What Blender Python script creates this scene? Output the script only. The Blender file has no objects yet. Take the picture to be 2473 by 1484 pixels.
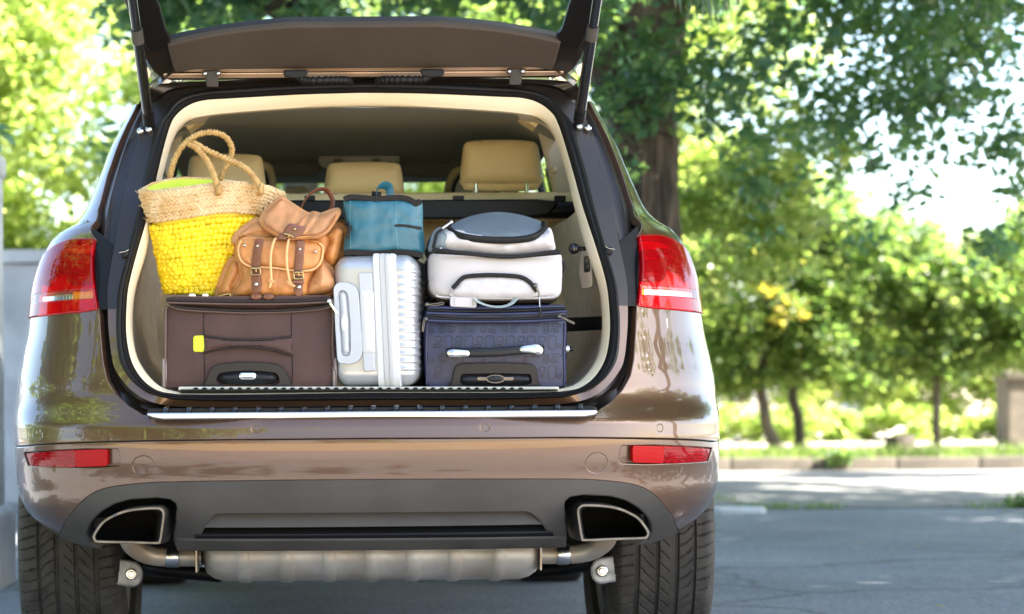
import bpy, math, random
import numpy as np
from mathutils import Vector, Matrix, noise
from mathutils.geometry import delaunay_2d_cdt

sc = bpy.context.scene
C = sc.collection
random.seed(7)
rng = np.random.default_rng(7)
PI = math.pi

# ---------------------------------------------------------------- camera
F, U0, V0, H, ROLL = 5400.0, 786.0, 965.0, 0.74, 0.0067     # focal length and principal point in pixels of a 2473 px wide frame
cam_d = bpy.data.cameras.new('camera'); cam = bpy.data.objects.new('camera', cam_d); C.objects.link(cam)
cam.location = (0, 0, H); cam.rotation_euler = (PI / 2, ROLL, 0)
cam_d.sensor_width = 36.0; cam_d.lens = 36.0 * F / 2473
cam_d.shift_x = (1236.5 - U0) / 2473; cam_d.shift_y = (V0 - 742) / 2473
cam_d.clip_start = 0.1; cam_d.clip_end = 2000
cam_d.dof.use_dof = True; cam_d.dof.focus_distance = 5.42; cam_d.dof.aperture_fstop = 3.7; cam_d.dof.aperture_blades = 0
sc.camera = cam

# ---------------------------------------------------------------- sky, sun, exposure
SUN = Vector((0.70, -0.20, 0.68)).normalized()             # towards the sun: high on the right, a little behind the camera
elev = math.asin(SUN.z); az = math.atan2(SUN.x, SUN.y)
w = bpy.data.worlds.new('World'); sc.world = w; w.use_nodes = True
nt = w.node_tree; bgn = nt.nodes['Background']
sky = nt.nodes.new('ShaderNodeTexSky'); sky.sky_type = 'NISHITA'; sky.sun_disc = False
sky.sun_elevation = elev; sky.sun_rotation = az
sky.air_density = 1.0; sky.dust_density = 1.6; sky.ozone_density = 1.0
nt.links.new(sky.outputs[0], bgn.inputs[0]); bgn.inputs[1].default_value = 0.072
sd = bpy.data.lights.new('sun', 'SUN'); so = bpy.data.objects.new('sun', sd); C.objects.link(so)
sd.energy = 5.0; sd.angle = math.radians(0.53); sd.color = (1.0, 0.93, 0.80)
so.rotation_euler = (-SUN).to_track_quat('-Z', 'Y').to_euler(); so.location = (6, 8, 12)
sc.view_settings.view_transform = 'Standard'; sc.view_settings.look = 'None'
sc.view_settings.exposure = 3.38; sc.view_settings.gamma = 1.0; sc.view_settings.use_curve_mapping = False
sc.render.engine = 'CYCLES'
cy = sc.cycles
cy.max_bounces = 9; cy.diffuse_bounces = 4; cy.glossy_bounces = 4; cy.transmission_bounces = 6; cy.transparent_max_bounces = 14
cy.caustics_reflective = False; cy.caustics_refractive = False; cy.sample_clamp_indirect = 8
cy.use_denoising = True
try: cy.denoiser = 'OPENIMAGEDENOISE'
except Exception: pass
cy.use_adaptive_sampling = False

# ---------------------------------------------------------------- projection helpers
def P(u, v, D):
    du, dv = u - U0, v - V0
    return Vector(((du - ROLL * dv) / F * D, D, H - (dv + ROLL * du) / F * D))
def pmap(D, curve=None):
    if curve is None: return lambda u, v, d=0.0: P(u, v, D) + Vector((0, d, 0))
    return lambda u, v, d=0.0: P(u, v, D + curve(u, v)) + Vector((0, d, 0))
def planemap(u, v, D, yaw=0, pitch=0, bend=None):
    """pixels onto a plane through P(u,v,D); yaw>0 turns its right side away, pitch>0 leans its top away"""
    p0 = P(u, v, D)
    n = Vector((math.sin(yaw), -math.cos(yaw) * math.cos(pitch), math.sin(pitch))).normalized()
    def f(a, b, d=0.0):
        r = P(a, b, 1.0); r0 = r - Vector((0, 0, H))
        o = Vector((0, 0, H)); t = (p0 - o).dot(n) / r0.dot(n)
        q = o + r0 * t
        return q - n * (d + (bend(a, b) if bend else 0.0))
    return f

# ---------------------------------------------------------------- materials
M = {}
def mat(name, col, rough=.5, metal=0.0, coat=0.0, var=0.0, vscale=6.0, bump=0.0, bscale=150.0, spec=.5, sheen=0.0,
        col2=None, coat_rough=.03, stretch=None, bdist=.002, aniso=0):
    m = bpy.data.materials.new(name); m.use_nodes = True; M[name] = m
    n = m.node_tree.nodes; l = m.node_tree.links; b = n['Principled BSDF']
    b.inputs['Base Color'].default_value = (*col, 1); b.inputs['Roughness'].default_value = rough
    b.inputs['Metallic'].default_value = metal; b.inputs['Specular IOR Level'].default_value = spec
    b.inputs['Coat Weight'].default_value = coat; b.inputs['Coat Roughness'].default_value = coat_rough
    if sheen: b.inputs['Sheen Weight'].default_value = sheen
    tc = n.new('ShaderNodeTexCoord'); vec = tc.outputs['Object']
    if stretch:
        mp = n.new('ShaderNodeMapping'); mp.inputs['Scale'].default_value = stretch; l.new(vec, mp.inputs[0]); vec = mp.outputs[0]
    if var or col2:
        t = n.new('ShaderNodeTexNoise'); t.inputs['Scale'].default_value = vscale; t.inputs['Detail'].default_value = 5
        l.new(vec, t.inputs['Vector'])
        r = n.new('ShaderNodeValToRGB'); e = r.color_ramp.elements
        c2 = col2 or tuple(min(1, c * (1 + var)) for c in col); c1 = col if col2 else tuple(c * (1 - var) for c in col)
        e[0].color = (*c1, 1); e[1].color = (*c2, 1); e[0].position = .35; e[1].position = .65
        l.new(t.outputs[0], r.inputs[0]); l.new(r.outputs[0], b.inputs['Base Color'])
    if bump:
        t = n.new('ShaderNodeTexNoise'); t.inputs['Scale'].default_value = bscale; t.inputs['Detail'].default_value = 3
        l.new(vec, t.inputs['Vector'])
        bp = n.new('ShaderNodeBump'); bp.inputs['Strength'].default_value = bump; bp.inputs['Distance'].default_value = bdist
        l.new(t.outputs[0], bp.inputs['Height']); l.new(bp.outputs[0], b.inputs['Normal'])
    return m
def glass(name, tint, refl=.06, rough=.0, fres=1.45):
    m = bpy.data.materials.new(name); m.use_nodes = True; M[name] = m
    n = m.node_tree.nodes; l = m.node_tree.links; n.clear()
    o = n.new('ShaderNodeOutputMaterial'); mx = n.new('ShaderNodeMixShader'); t = n.new('ShaderNodeBsdfTransparent'); g = n.new('ShaderNodeBsdfGlossy')
    lw = n.new('ShaderNodeLayerWeight'); lw.inputs[0].default_value = .5; pw_ = n.new('ShaderNodeMath'); pw_.operation = 'POWER'; pw_.inputs[1].default_value = 4.5
    fr = n.new('ShaderNodeMath'); fr.operation = 'MULTIPLY_ADD'; fr.inputs[1].default_value = .85; fr.inputs[2].default_value = .045
    l.new(lw.outputs['Facing'], pw_.inputs[0]); l.new(pw_.outputs[0], fr.inputs[0])
    t.inputs[0].default_value = (*tint, 1); g.inputs['Roughness'].default_value = rough
    l.new(fr.outputs[0], mx.inputs[0]); l.new(t.outputs[0], mx.inputs[1]); l.new(g.outputs[0], mx.inputs[2]); l.new(mx.outputs[0], o.inputs[0])
    return m
def lensmat(name, tint, body, fac):
    m = glass(name, tint); n = m.node_tree.nodes; l = m.node_tree.links
    o = n['Material Output']; old = o.inputs[0].links[0].from_socket; p = n.new('ShaderNodeBsdfPrincipled'); mx = n.new('ShaderNodeMixShader')
    p.inputs['Base Color'].default_value = (*body, 1); p.inputs['Roughness'].default_value = .08; p.inputs['Specular IOR Level'].default_value = .15
    mx.inputs[0].default_value = fac; l.new(old, mx.inputs[1]); l.new(p.outputs[0], mx.inputs[2]); l.new(mx.outputs[0], o.inputs[0]); return m
def leafmat(name, cols, trans, tfac=.45, rough=.45):
    m = bpy.data.materials.new(name); m.use_nodes = True; M[name] = m
    n = m.node_tree.nodes; l = m.node_tree.links; b = n['Principled BSDF']; o = n['Material Output']
    g = n.new('ShaderNodeNewGeometry'); r = n.new('ShaderNodeValToRGB'); e = r.color_ramp.elements
    while len(e) < len(cols): e.new(.5)
    for i, c in enumerate(cols): e[i].position = i / (len(cols) - 1); e[i].color = (*c, 1)
    l.new(g.outputs['Random Per Island'], r.inputs[0]); l.new(r.outputs[0], b.inputs['Base Color'])
    b.inputs['Roughness'].default_value = rough
    t = n.new('ShaderNodeBsdfTranslucent'); r2 = n.new('ShaderNodeValToRGB'); e = r2.color_ramp.elements
    while len(e) < len(trans): e.new(.5)
    for i, c in enumerate(trans): e[i].position = i / (len(trans) - 1); e[i].color = (*c, 1)
    l.new(g.outputs['Random Per Island'], r2.inputs[0]); l.new(r2.outputs[0], t.inputs[0])
    mx = n.new('ShaderNodeMixShader'); mx.inputs[0].default_value = tfac
    l.new(b.outputs[0], mx.inputs[1]); l.new(t.outputs[0], mx.inputs[2]); l.new(mx.outputs[0], o.inputs[0])
    return m

# ---------------------------------------------------------------- mesh building
class MB:
    def __init__(s): s.v = []; s.f = []; s.m = []; s.n = {}
    def add(s, vs, fs, m=0):
        o = len(s.v); s.v.extend([tuple(p) for p in vs]); s.f.extend([tuple(i + o for i in f) for f in fs]); s.m.extend([m] * len(fs)); return o
    def grid(s, rows, m=0, closed=False, flip=False):
        nr, nc = len(rows), len(rows[0]); vs = [p for r in rows for p in r]; fs = []
        for i in range(nr - 1):
            for j in range(nc if closed else nc - 1):
                k = (j + 1) % nc; q = (i * nc + j, i * nc + k, (i + 1) * nc + k, (i + 1) * nc + j)
                fs.append(q[::-1] if flip else q)
        return s.add(vs, fs, m)
    def box(s, c, size, m=0, rot=None):
        hx, hy, hz = [a / 2 for a in size]
        vs = [Vector((x, y, z)) for x in (-hx, hx) for y in (-hy, hy) for z in (-hz, hz)]
        if rot is not None: vs = [rot @ v for v in vs]
        c = Vector(c); vs = [v + c for v in vs]
        s.add(vs, [(0, 1, 3, 2), (4, 6, 7, 5), (0, 4, 5, 1), (2, 3, 7, 6), (0, 2, 6, 4), (1, 5, 7, 3)], m)
    def tube(s, pts, r, n=10, m=0, flat=None, up=None, cap=True, closed=False, disp=None):
        pts = [Vector(p) for p in pts]; N = len(pts); rr = r if hasattr(r, '__len__') else [r] * N
        rows = []; prev = None
        for i, p in enumerate(pts):
            t = (pts[(i + 1) % N] - pts[i - 1]) if closed else (pts[min(i + 1, N - 1)] - pts[max(i - 1, 0)])
            t.normalize()
            if up is not None: a = Vector(up) - t * t.dot(Vector(up))
            elif prev is None:
                a = Vector((0, 0, 1)) if abs(t.z) < .9 else Vector((1, 0, 0)); a = a - t * t.dot(a)
            else: a = prev - t * t.dot(prev)
            a.normalize(); prev = a; b = t.cross(a); row = []
            for k in range(n):
                th = 2 * PI * k / n; R = rr[i] + (disp(i, th) if disp else 0)
                ca, sa = math.cos(th), math.sin(th)
                if flat:       # flat = (height along up, width across) multipliers with a squarish section
                    e = .5; ca = math.copysign(abs(ca) ** e, ca) * flat[0]; sa = math.copysign(abs(sa) ** e, sa) * flat[1]
                row.append(p + a * (R * ca) + b * (R * sa))
            rows.append(row)
        if closed: rows.append(rows[0])
        o = s.grid(rows, m, closed=True, flip=True)
        if cap and not closed:
            s.f.append(tuple(o + k for k in range(n))); s.m.append(m)
            e = o + (N - 1) * n; s.f.append(tuple(e + k for k in range(n))[::-1]); s.m.append(m)
    def lathe(s, prof, n=32, m=0, mtx=None, rng_=(0, 2 * PI), disp=None):
        """prof of (x, r) revolved about the X axis"""
        full = abs(rng_[1] - rng_[0] - 2 * PI) < 1e-6; rows = []
        for (x, r) in prof:
            row = []
            for k in range(n if full else n + 1):
                th = rng_[0] + (rng_[1] - rng_[0]) * k / n
                p = Vector((x, r * math.cos(th), r * math.sin(th)))
                row.append(mtx @ p if mtx is not None else p)
            rows.append(row)
        s.grid(rows, m, closed=full)
    def ball(s, c, r, nu=8, nv=6, m=0, rot=None):
        c = Vector(c); r = r if hasattr(r, '__len__') else (r, r, r); rows = []
        for i in range(nv + 1):
            ph = PI * i / nv
            row = []
            for k in range(nu):
                th = 2 * PI * k / nu; p = Vector((r[0] * math.sin(ph) * math.cos(th), r[1] * math.sin(ph) * math.sin(th), r[2] * math.cos(ph)))
                row.append((rot @ p if rot is not None else p) + c)
            rows.append(row)
        s.grid(rows, m, closed=True, flip=True)

def root_loc(o):
    while o.parent: o = o.parent
    return o.location
def link(name, mb, mats, parent=None, smooth=40, label=None, kind=None):
    me = bpy.data.meshes.new(name)
    off = np.array(root_loc(parent)) if parent else np.zeros(3)
    V = np.array(mb.v, dtype=np.float64).reshape(-1, 3) - off
    me.from_pydata(V.tolist(), [], mb.f)
    mats = mats if isinstance(mats, (list, tuple)) else [mats]
    for x in mats: me.materials.append(M[x])
    if len(mats) > 1: me.polygons.foreach_set('material_index', mb.m)
    if smooth:
        me.polygons.foreach_set('use_smooth', [True] * len(me.polygons))
        if mb.n:
            nn = [(0, 0, 0)] * len(mb.v)
            for k, x in mb.n.items(): nn[k] = x
            me.normals_split_custom_set_from_vertices(nn)
        elif smooth < 179: me.set_sharp_from_angle(angle=math.radians(smooth))
    me.update()
    o = bpy.data.objects.new(name, me); C.objects.link(o)
    if parent: o.parent = parent
    if label: o['label'] = label
    if kind: o['kind'] = kind
    return o
def thing(name, label, cat, loc=(0, 0, 0), group=None):
    o = bpy.data.objects.new(name, None); C.objects.link(o); o.location = loc; o.empty_display_size = .2
    o['label'] = label; o['category'] = cat
    if group: o['group'] = group
    return o

# ---------------------------------------------------------------- 2D outlines
def spl(pts, n=6, closed=True):
    out = []; N = len(pts)
    for i in range(N if closed else N - 1):
        g = (lambda k: np.array(pts[k % N], float)) if closed else (lambda k: np.array(pts[min(max(k, 0), N - 1)], float))
        p0, p1, p2, p3 = g(i - 1), g(i), g(i + 1), g(i + 2)
        for k in range(n):
            t = k / n
            out.append(tuple(.5 * ((2 * p1) + (-p0 + p2) * t + (2 * p0 - 5 * p1 + 4 * p2 - p3) * t * t + (-p0 + 3 * p1 - 3 * p2 + p3) * t ** 3)))
    if not closed: out.append(tuple(map(float, pts[-1])))
    return out
def rnd(pts, r, n=5):
    out = []; N = len(pts)
    rs = r if hasattr(r, '__len__') else [r] * N
    for i in range(N):
        p = np.array(pts[i], float); a = np.array(pts[i - 1], float); b = np.array(pts[(i + 1) % N], float)
        la, lb = np.linalg.norm(a - p), np.linalg.norm(b - p); q = min(rs[i], la * .49, lb * .49)
        s, e = p + (a - p) / la * q, p + (b - p) / lb * q
        for k in range(n + 1):
            t = k / n; out.append(tuple((1 - t) ** 2 * s + 2 * t * (1 - t) * (p * .75 + (s + e) * .125) + t * t * e))
    return out
def rect(u0, v0, u1, v1, r=6, n=5): return rnd([(u0, v0), (u1, v0), (u1, v1), (u0, v1)], r, n)
def ell(cu, cv, ru, rv, n=24, e=1.0):
    out = []
    for k in range(n):
        t = 2 * PI * k / n; c, s = math.cos(t), math.sin(t)
        out.append((cu + ru * math.copysign(abs(c) ** e, c), cv + rv * math.copysign(abs(s) ** e, s)))
    return out
def area(p):
    p = np.array(p); x, y = p[:, 0], p[:, 1]; return .5 * np.sum(x * np.roll(y, -1) - np.roll(x, -1) * y)
def resample(p, step):
    out = []; N = len(p)
    for i in range(N):
        a = np.array(p[i], float); b = np.array(p[(i + 1) % N], float); L = np.linalg.norm(b - a)
        if L < 1e-9: continue
        k = max(1, int(math.ceil(L / step)))
        for j in range(k): out.append(tuple(a + (b - a) * j / k))
    return out
def inside(pts, poly):
    x, y = pts[:, 0], pts[:, 1]; r = np.zeros(len(pts), bool); p = np.array(poly); q = np.roll(p, -1, 0)
    for (x1, y1), (x2, y2) in zip(p, q):
        if y1 == y2: continue
        c = ((y1 > y) != (y2 > y)); r ^= c & (x < (x2 - x1) * (y - y1) / (y2 - y1) + x1)
    return r
def edist(pts, loops):
    d = np.full(len(pts), 1e9)
    for p in loops:
        p = np.array(p); q = np.roll(p, -1, 0)
        for a, b in zip(p, q):
            ab = b - a; L = ab @ ab
            if L < 1e-12: continue
            t = np.clip(((pts - a) @ ab) / L, 0, 1); e = pts - a - t[:, None] * ab
            d = np.minimum(d, np.sqrt((e * e).sum(1)))
    return d
def panel(mb, poly, mp, thick=.006, bev=.002, step=10, holes=(), m=0, puff=0.0, pw=20, wr=None, cap=False, norm=None, bpx=None, flip=False, pexp=2.0):
    """a solid plate cut to an outline in the map's own units: front face, rounded edge, side walls (and back when cap)"""
    bpx = bev * 1000 if bpx is None else bpx
    loops = []
    for k, p in enumerate([poly, *holes]):
        p = [q for i, q in enumerate(p) if abs(q[0] - p[i - 1][0]) + abs(q[1] - p[i - 1][1]) > step * 1e-3]
        if (area(p) < 0) != (k > 0): p = p[::-1]
        loops.append(resample(p, step))
    A = np.array(loops[0]); lo, hi = A.min(0), A.max(0)
    gx, gy = np.meshgrid(np.arange(lo[0] + step / 2, hi[0], step), np.arange(lo[1] + step / 2, hi[1], step))
    gx = gx + (np.arange(gx.shape[0])[:, None] % 2) * step * .5
    g = np.stack([gx.ravel(), gy.ravel()], 1)
    ok = inside(g, loops[0])
    for h in loops[1:]: ok &= ~inside(g, h)
    g = g[ok]
    if len(g): g = g[edist(g, loops) > step * .45]
    pts = [q for lp in loops for q in lp]; edges = []; o = 0
    for lp in loops:
        edges += [(o + i, o + (i + 1) % len(lp)) for i in range(len(lp))]; o += len(lp)
    allp = np.array(pts + [tuple(x) for x in g])
    sc_ = 1.0 / step
    res = delaunay_2d_cdt([Vector(x * sc_) for x in allp], edges, [], 0, 1e-5)
    vv = np.array([tuple(x) for x in res[0]]) * step; fs = res[2]
    cen = np.array([vv[list(f)].mean(0) for f in fs]); ok = inside(cen, loops[0])
    for h in loops[1:]: ok &= ~inside(cen, h)
    d = np.zeros(len(vv))
    if puff:
        e = np.clip(edist(vv, loops) / pw, 0, 1); d -= puff * (1 - (1 - e) ** pexp) ** (1 / pexp)
    if wr: d += np.array([wr(a, b) for a, b in vv])
    P3 = [mp(a, b, dd) for (a, b), dd in zip(vv, d)]
    F_ = [tuple(f) for f, k in zip(fs, ok) if k]
    # orientation: outline is counter-clockwise in (u right, v down) -> front faces -Y when reversed
    o0 = mb.add(P3, [f if flip else f[::-1] for f in F_], m)
    if norm is not None:
        for i, (a, b) in enumerate(vv): mb.n[o0 + i] = tuple(norm(a, b))
    for li, lp in enumerate(loops):
        L = np.array(lp); t = np.roll(L, -1, 0) - np.roll(L, 1, 0); t /= (np.linalg.norm(t, axis=1)[:, None] + 1e-12)
        nn = np.stack([t[:, 1], -t[:, 0]], 1)
        dl = np.array([wr(a, b) for a, b in L]) if wr else np.zeros(len(L))
        prof = [(0, 0), (.6 * bpx, .2 * bev), (.9 * bpx, .55 * bev), (bpx, bev), (bpx, thick)]
        rows = []
        for (off, dd) in prof:
            Q = L + nn * off; rows.append([mp(a, b, dd + x) for (a, b), x in zip(Q, dl)])
        mb.grid(rows, m, closed=True, flip=flip)
        if norm is not None and 0:
            pass
    if cap:
        mb.add([mp(a, b, thick) for a, b in vv], [f[::-1] if flip else f for f in F_], m)
def slab(name, poly, mp, mats, parent, **k):
    mb = MB(); lab = k.pop('label', None); sm = k.pop('smooth', 40); panel(mb, poly, mp, **k); return link(name, mb, mats, parent, sm, lab)
def path(pts, n=6, closed=False): return [Vector(p) for p in spl([tuple(p) for p in pts], n, closed)]
def upath(pts, D, n=6):
    """pixel path (u, v[, depth]) to a smooth 3D path"""
    return path([P(p[0], p[1], p[2] if len(p) > 2 else D) for p in pts], n)
def fn(x, y, z=0.0): return noise.noise(Vector((x, y, z)))
def pchip(xs, ys):
    xs = np.array(xs, float); ys = np.array(ys, float); h = np.diff(xs); dl = np.diff(ys) / h; m = np.zeros(len(xs))
    m[0], m[-1] = dl[0], dl[-1]
    for i in range(1, len(xs) - 1):
        if dl[i - 1] * dl[i] > 0:
            w1, w2 = 2 * h[i] + h[i - 1], h[i] + 2 * h[i - 1]; m[i] = (w1 + w2) / (w1 / dl[i - 1] + w2 / dl[i])
    def f(x):
        x = min(max(x, xs[0]), xs[-1]); i = min(int(np.searchsorted(xs, x, 'right')) - 1, len(xs) - 2); t = (x - xs[i]) / h[i]
        return float((1 + 2 * t) * (1 - t) ** 2 * ys[i] + t * (1 - t) ** 2 * h[i] * m[i] + t * t * (3 - 2 * t) * ys[i + 1] + t * t * (t - 1) * h[i] * m[i + 1])
    return f

# ---------------------------------------------------------------- foliage
def leaves(pos, size, seed, up=.35, droop=0.0, asp=.55, fold=.25, jitter=.35):
    """one bent four-sided leaf per position: returns (verts, faces) arrays"""
    r = np.random.default_rng(seed); n = len(pos)
    nrm = r.normal(size=(n, 3)); nrm[:, 2] = np.abs(nrm[:, 2]) * (1 + up * 2) + up; nrm /= np.linalg.norm(nrm, axis=1)[:, None]
    t = r.normal(size=(n, 3)); t[:, 2] -= droop * 2; t -= nrm * (t * nrm).sum(1)[:, None]; t /= np.linalg.norm(t, axis=1)[:, None]
    b = np.cross(nrm, t); s = size * (1 + jitter * r.normal(size=n)).clip(.4, 1.9)
    L = t * s[:, None]; B = b * (s * asp)[:, None] * .5; N = nrm * (s * fold * .5)[:, None]
    v = np.stack([pos, pos + L * .45 + B - N * .3, pos + L - N, pos + L * .45 - B - N * .3, pos + L * .5 + N * .35], 1).reshape(-1, 3)
    k = np.arange(n)[:, None] * 5
    f = np.concatenate([k + [0, 4, 1], k + [1, 4, 2], k + [2, 4, 3], k + [3, 4, 0]], 0)
    return v, f
def fast_mesh(name, v, f, mats, parent=None, kind=None, midx=None):
    me = bpy.data.meshes.new(name); v = np.asarray(v, np.float64)
    if parent: v = v - np.array(root_loc(parent))
    nf = len(f); k = f.shape[1]
    me.vertices.add(len(v)); me.vertices.foreach_set('co', v.astype(np.float32).ravel())
    me.loops.add(nf * k); me.loops.foreach_set('vertex_index', f.astype(np.int32).ravel())
    me.polygons.add(nf); me.polygons.foreach_set('loop_start', (np.arange(nf) * k).astype(np.int32))
    for x in (mats if isinstance(mats, (list, tuple)) else [mats]): me.materials.append(M[x])
    if midx is not None: me.polygons.foreach_set('material_index', midx.astype(np.int32))
    me.update(calc_edges=True); me.validate()
    o = bpy.data.objects.new(name, me); C.objects.link(o)
    if parent: o.parent = parent
    if kind: o['kind'] = kind
    return o
def clumps(blobs, n, r0, r1, seed, hollow=.5):
    """n leaf clumps spread through ellipsoids (cx,cy,cz,rx,ry,rz)"""
    r = np.random.default_rng(seed); bl = np.array(blobs, float); wgt = bl[:, 3] * bl[:, 4] * bl[:, 5]; wgt = wgt ** .8; wgt /= wgt.sum()
    k = r.choice(len(bl), n, p=wgt); d = r.normal(size=(n, 3)); d /= np.linalg.norm(d, axis=1)[:, None]
    d *= (hollow ** 3 + (1 - hollow ** 3) * r.random(n))[:, None] ** (1 / 3)
    c = bl[k, :3] + d * bl[k, 3:6]
    return np.concatenate([c, (r0 + (r1 - r0) * r.random(n))[:, None]], 1)
def scatter(cl, n, seed, flat=.7):
    r = np.random.default_rng(seed); w_ = cl[:, 3] ** 2; w_ /= w_.sum(); k = r.choice(len(cl), n, p=w_)
    d = r.normal(size=(n, 3)); d /= np.linalg.norm(d, axis=1)[:, None]; d *= (r.random(n) ** .45)[:, None]; d[:, 2] *= flat
    return cl[k, :3] + d * cl[k, 3][:, None]
# ================================================================ SETTING
def asphalt(name, c0, c1, crack=.0):
    m = mat(name, c0, .88); n = m.node_tree.nodes; l = m.node_tree.links; bs = n['Principled BSDF']; tc = [x for x in n if x.type == 'TEX_COORD'][0]
    big = n.new('ShaderNodeTexNoise'); big.inputs['Scale'].default_value = .55; big.inputs['Detail'].default_value = 7; big.inputs['Roughness'].default_value = .65
    fine = n.new('ShaderNodeTexVoronoi'); fine.inputs['Scale'].default_value = 85; grit = n.new('ShaderNodeTexNoise'); grit.inputs['Scale'].default_value = 190; grit.inputs['Detail'].default_value = 4
    for x in (big, fine, grit): l.new(tc.outputs['Object'], x.inputs['Vector'])
    r = n.new('ShaderNodeValToRGB'); r.color_ramp.elements[0].color = (*c0, 1); r.color_ramp.elements[1].color = (*c1, 1); r.color_ramp.elements[0].position = .36; r.color_ramp.elements[1].position = .66; l.new(big.outputs[0], r.inputs[0])
    r2 = n.new('ShaderNodeValToRGB'); r2.color_ramp.elements[0].color = (.55, .55, .55, 1); r2.color_ramp.elements[1].color = (1.35, 1.35, 1.33, 1); r2.color_ramp.elements[0].position = .1; r2.color_ramp.elements[1].position = .9; l.new(fine.outputs['Color'], r2.inputs[0])
    mx = n.new('ShaderNodeMixRGB'); mx.blend_type = 'MULTIPLY'; mx.inputs[0].default_value = .8; l.new(r.outputs[0], mx.inputs[1]); l.new(r2.outputs[0], mx.inputs[2])
    wv = n.new('ShaderNodeTexNoise'); wv.inputs['Scale'].default_value = .9; wv.inputs['Detail'].default_value = 6; l.new(tc.outputs['Object'], wv.inputs['Vector'])
    add = n.new('ShaderNodeMixRGB'); add.blend_type = 'ADD'; add.inputs[0].default_value = .9; l.new(tc.outputs['Object'], add.inputs[1]); l.new(wv.outputs['Color'], add.inputs[2])
    vc = n.new('ShaderNodeTexVoronoi'); vc.feature = 'DISTANCE_TO_EDGE'; vc.inputs['Scale'].default_value = .42; l.new(add.outputs[0], vc.inputs['Vector'])
    rc = n.new('ShaderNodeValToRGB'); rc.color_ramp.elements[0].color = (.35, .34, .33, 1); rc.color_ramp.elements[1].color = (1, 1, 1, 1); rc.color_ramp.elements[0].position = .0; rc.color_ramp.elements[1].position = .010; l.new(vc.outputs['Distance'], rc.inputs[0])
    m2 = n.new('ShaderNodeMixRGB'); m2.blend_type = 'MULTIPLY'; m2.inputs[0].default_value = crack; l.new(mx.outputs[0], m2.inputs[1]); l.new(rc.outputs[0], m2.inputs[2]); l.new(m2.outputs[0], bs.inputs['Base Color'])
    bp = n.new('ShaderNodeBump'); bp.inputs['Strength'].default_value = .7; bp.inputs['Distance'].default_value = .006; l.new(grit.outputs[0], bp.inputs['Height']); l.new(bp.outputs[0], bs.inputs['Normal'])
    return m
asphalt('asphalt', (.142, .156, .190), (.225, .240, .275), .7)
asphalt('road_asphalt', (.12, .12, .122), (.20, .195, .19), .6)
mat('sandy_paving', (.42, .315, .195), .9, var=.12, vscale=1.5, bump=.3, bscale=60)
mat('soil', (.16, .13, .085), .95, var=.35, vscale=2.0, bump=.6, bscale=40, bdist=.02)
mat('paving', (.42, .39, .34), .9, var=.15, vscale=2.0, bump=.3, bscale=80)
mat('kerb_stone', (.095, .080, .065), .9, var=.22, vscale=5, bump=.5, bscale=60, bdist=.004)
mat('concrete', (.40, .42, .46), .9, var=.25, vscale=2.2, bump=.5, bscale=45, bdist=.006)
mat('pale_concrete', (.50, .52, .55), .88, var=.16, vscale=4, bump=.4, bscale=50, bdist=.005)
mat('stucco', (.62, .55, .46), .9, var=.1, vscale=3, bump=.3, bscale=60)
mat('pink_stucco', (.62, .42, .33), .9, var=.1, vscale=3, bump=.3, bscale=60)
mat('roof_sheet', (.58, .57, .55), .6, var=.1, vscale=3)
mat('window_dark', (.05, .06, .07), .15)
mat('bark', (.078, .060, .046), .92, var=.45, vscale=14, bump=1.0, bscale=26, stretch=(1, 1, .22), bdist=.03)
mat('thin_bark', (.085, .07, .055), .9, var=.35, vscale=12, bump=.8, bscale=40, stretch=(1, 1, .3), bdist=.01)
mat('stump_wood', (.035, .027, .02), .9, var=.3, vscale=12, bump=.6, bscale=40)
leafmat('leaf_shade', [(.046, .100, .080), (.060, .120, .086), (.076, .125, .060)], [(.16, .36, .14), (.24, .46, .14), (.40, .60, .13)], .45, .24)  # blue-green leaf colour carries the look of skylit shade
leafmat('leaf_sun', [(.075, .12, .030), (.10, .15, .035), (.13, .165, .045)], [(.42, .62, .12), (.60, .74, .18), (.74, .80, .28)], .55, .36)  # sunlight put into the leaf colour: paler and yellower than the shade leaves
leafmat('leaf_bush', [(.046, .092, .038), (.070, .115, .042), (.10, .135, .05)], [(.22, .42, .08), (.34, .52, .10), (.48, .58, .14)], .48, .38)
leafmat('leaf_yellow', [(.24, .19, .03), (.17, .17, .03)], [(.62, .52, .06), (.5, .52, .08)], .5, .5)
leafmat('grass_blade', [(.05, .10, .02), (.09, .14, .03), (.13, .15, .05)], [(.18, .32, .05), (.28, .38, .07)], .4, .6)
leafmat('willow_leaf', [(.045, .085, .042), (.06, .10, .05)], [(.12, .24, .06), (.16, .28, .08)], .35, .35)

def sheet(name, x0, x1, y0, y1, z, m, kind='structure', nx=2, ny=2, amp=0.0):
    mb = MB(); mb.grid([[(x0 + (x1 - x0) * i / nx, y0 + (y1 - y0) * j / ny, z + (amp * fn(i * .9, j * .9) if 0 < i < nx and 0 < j < ny else 0)) for i in range(nx + 1)] for j in range(ny + 1)], flip=False)
    o = link(name, mb, m, smooth=60); o['kind'] = kind; return o
sheet('ground', -400, 400, -400, 400, -.03, 'soil')
sheet('parking_asphalt', -30, 40, 2.6, 15.6, 0, 'asphalt')
sheet('bounce_forecourt', -30, 40, -30, 2.62, .004, 'sandy_paving')  # unseen ground behind the camera, made pale to bounce warm light onto the car
# far road: its near edge is worn and irregular
mb = MB(); near = []; far = []
for i in range(161):
    x = -30 + i * .5
    near.append((x, 14.75 + .22 * fn(x * .45, 3) + .08 * fn(x * 1.7, 9), .006)); far.append((x, 22.05, .006))
mb.grid([near, far]); o = link('road', mb, 'road_asphalt'); o['kind'] = 'structure'
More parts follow.
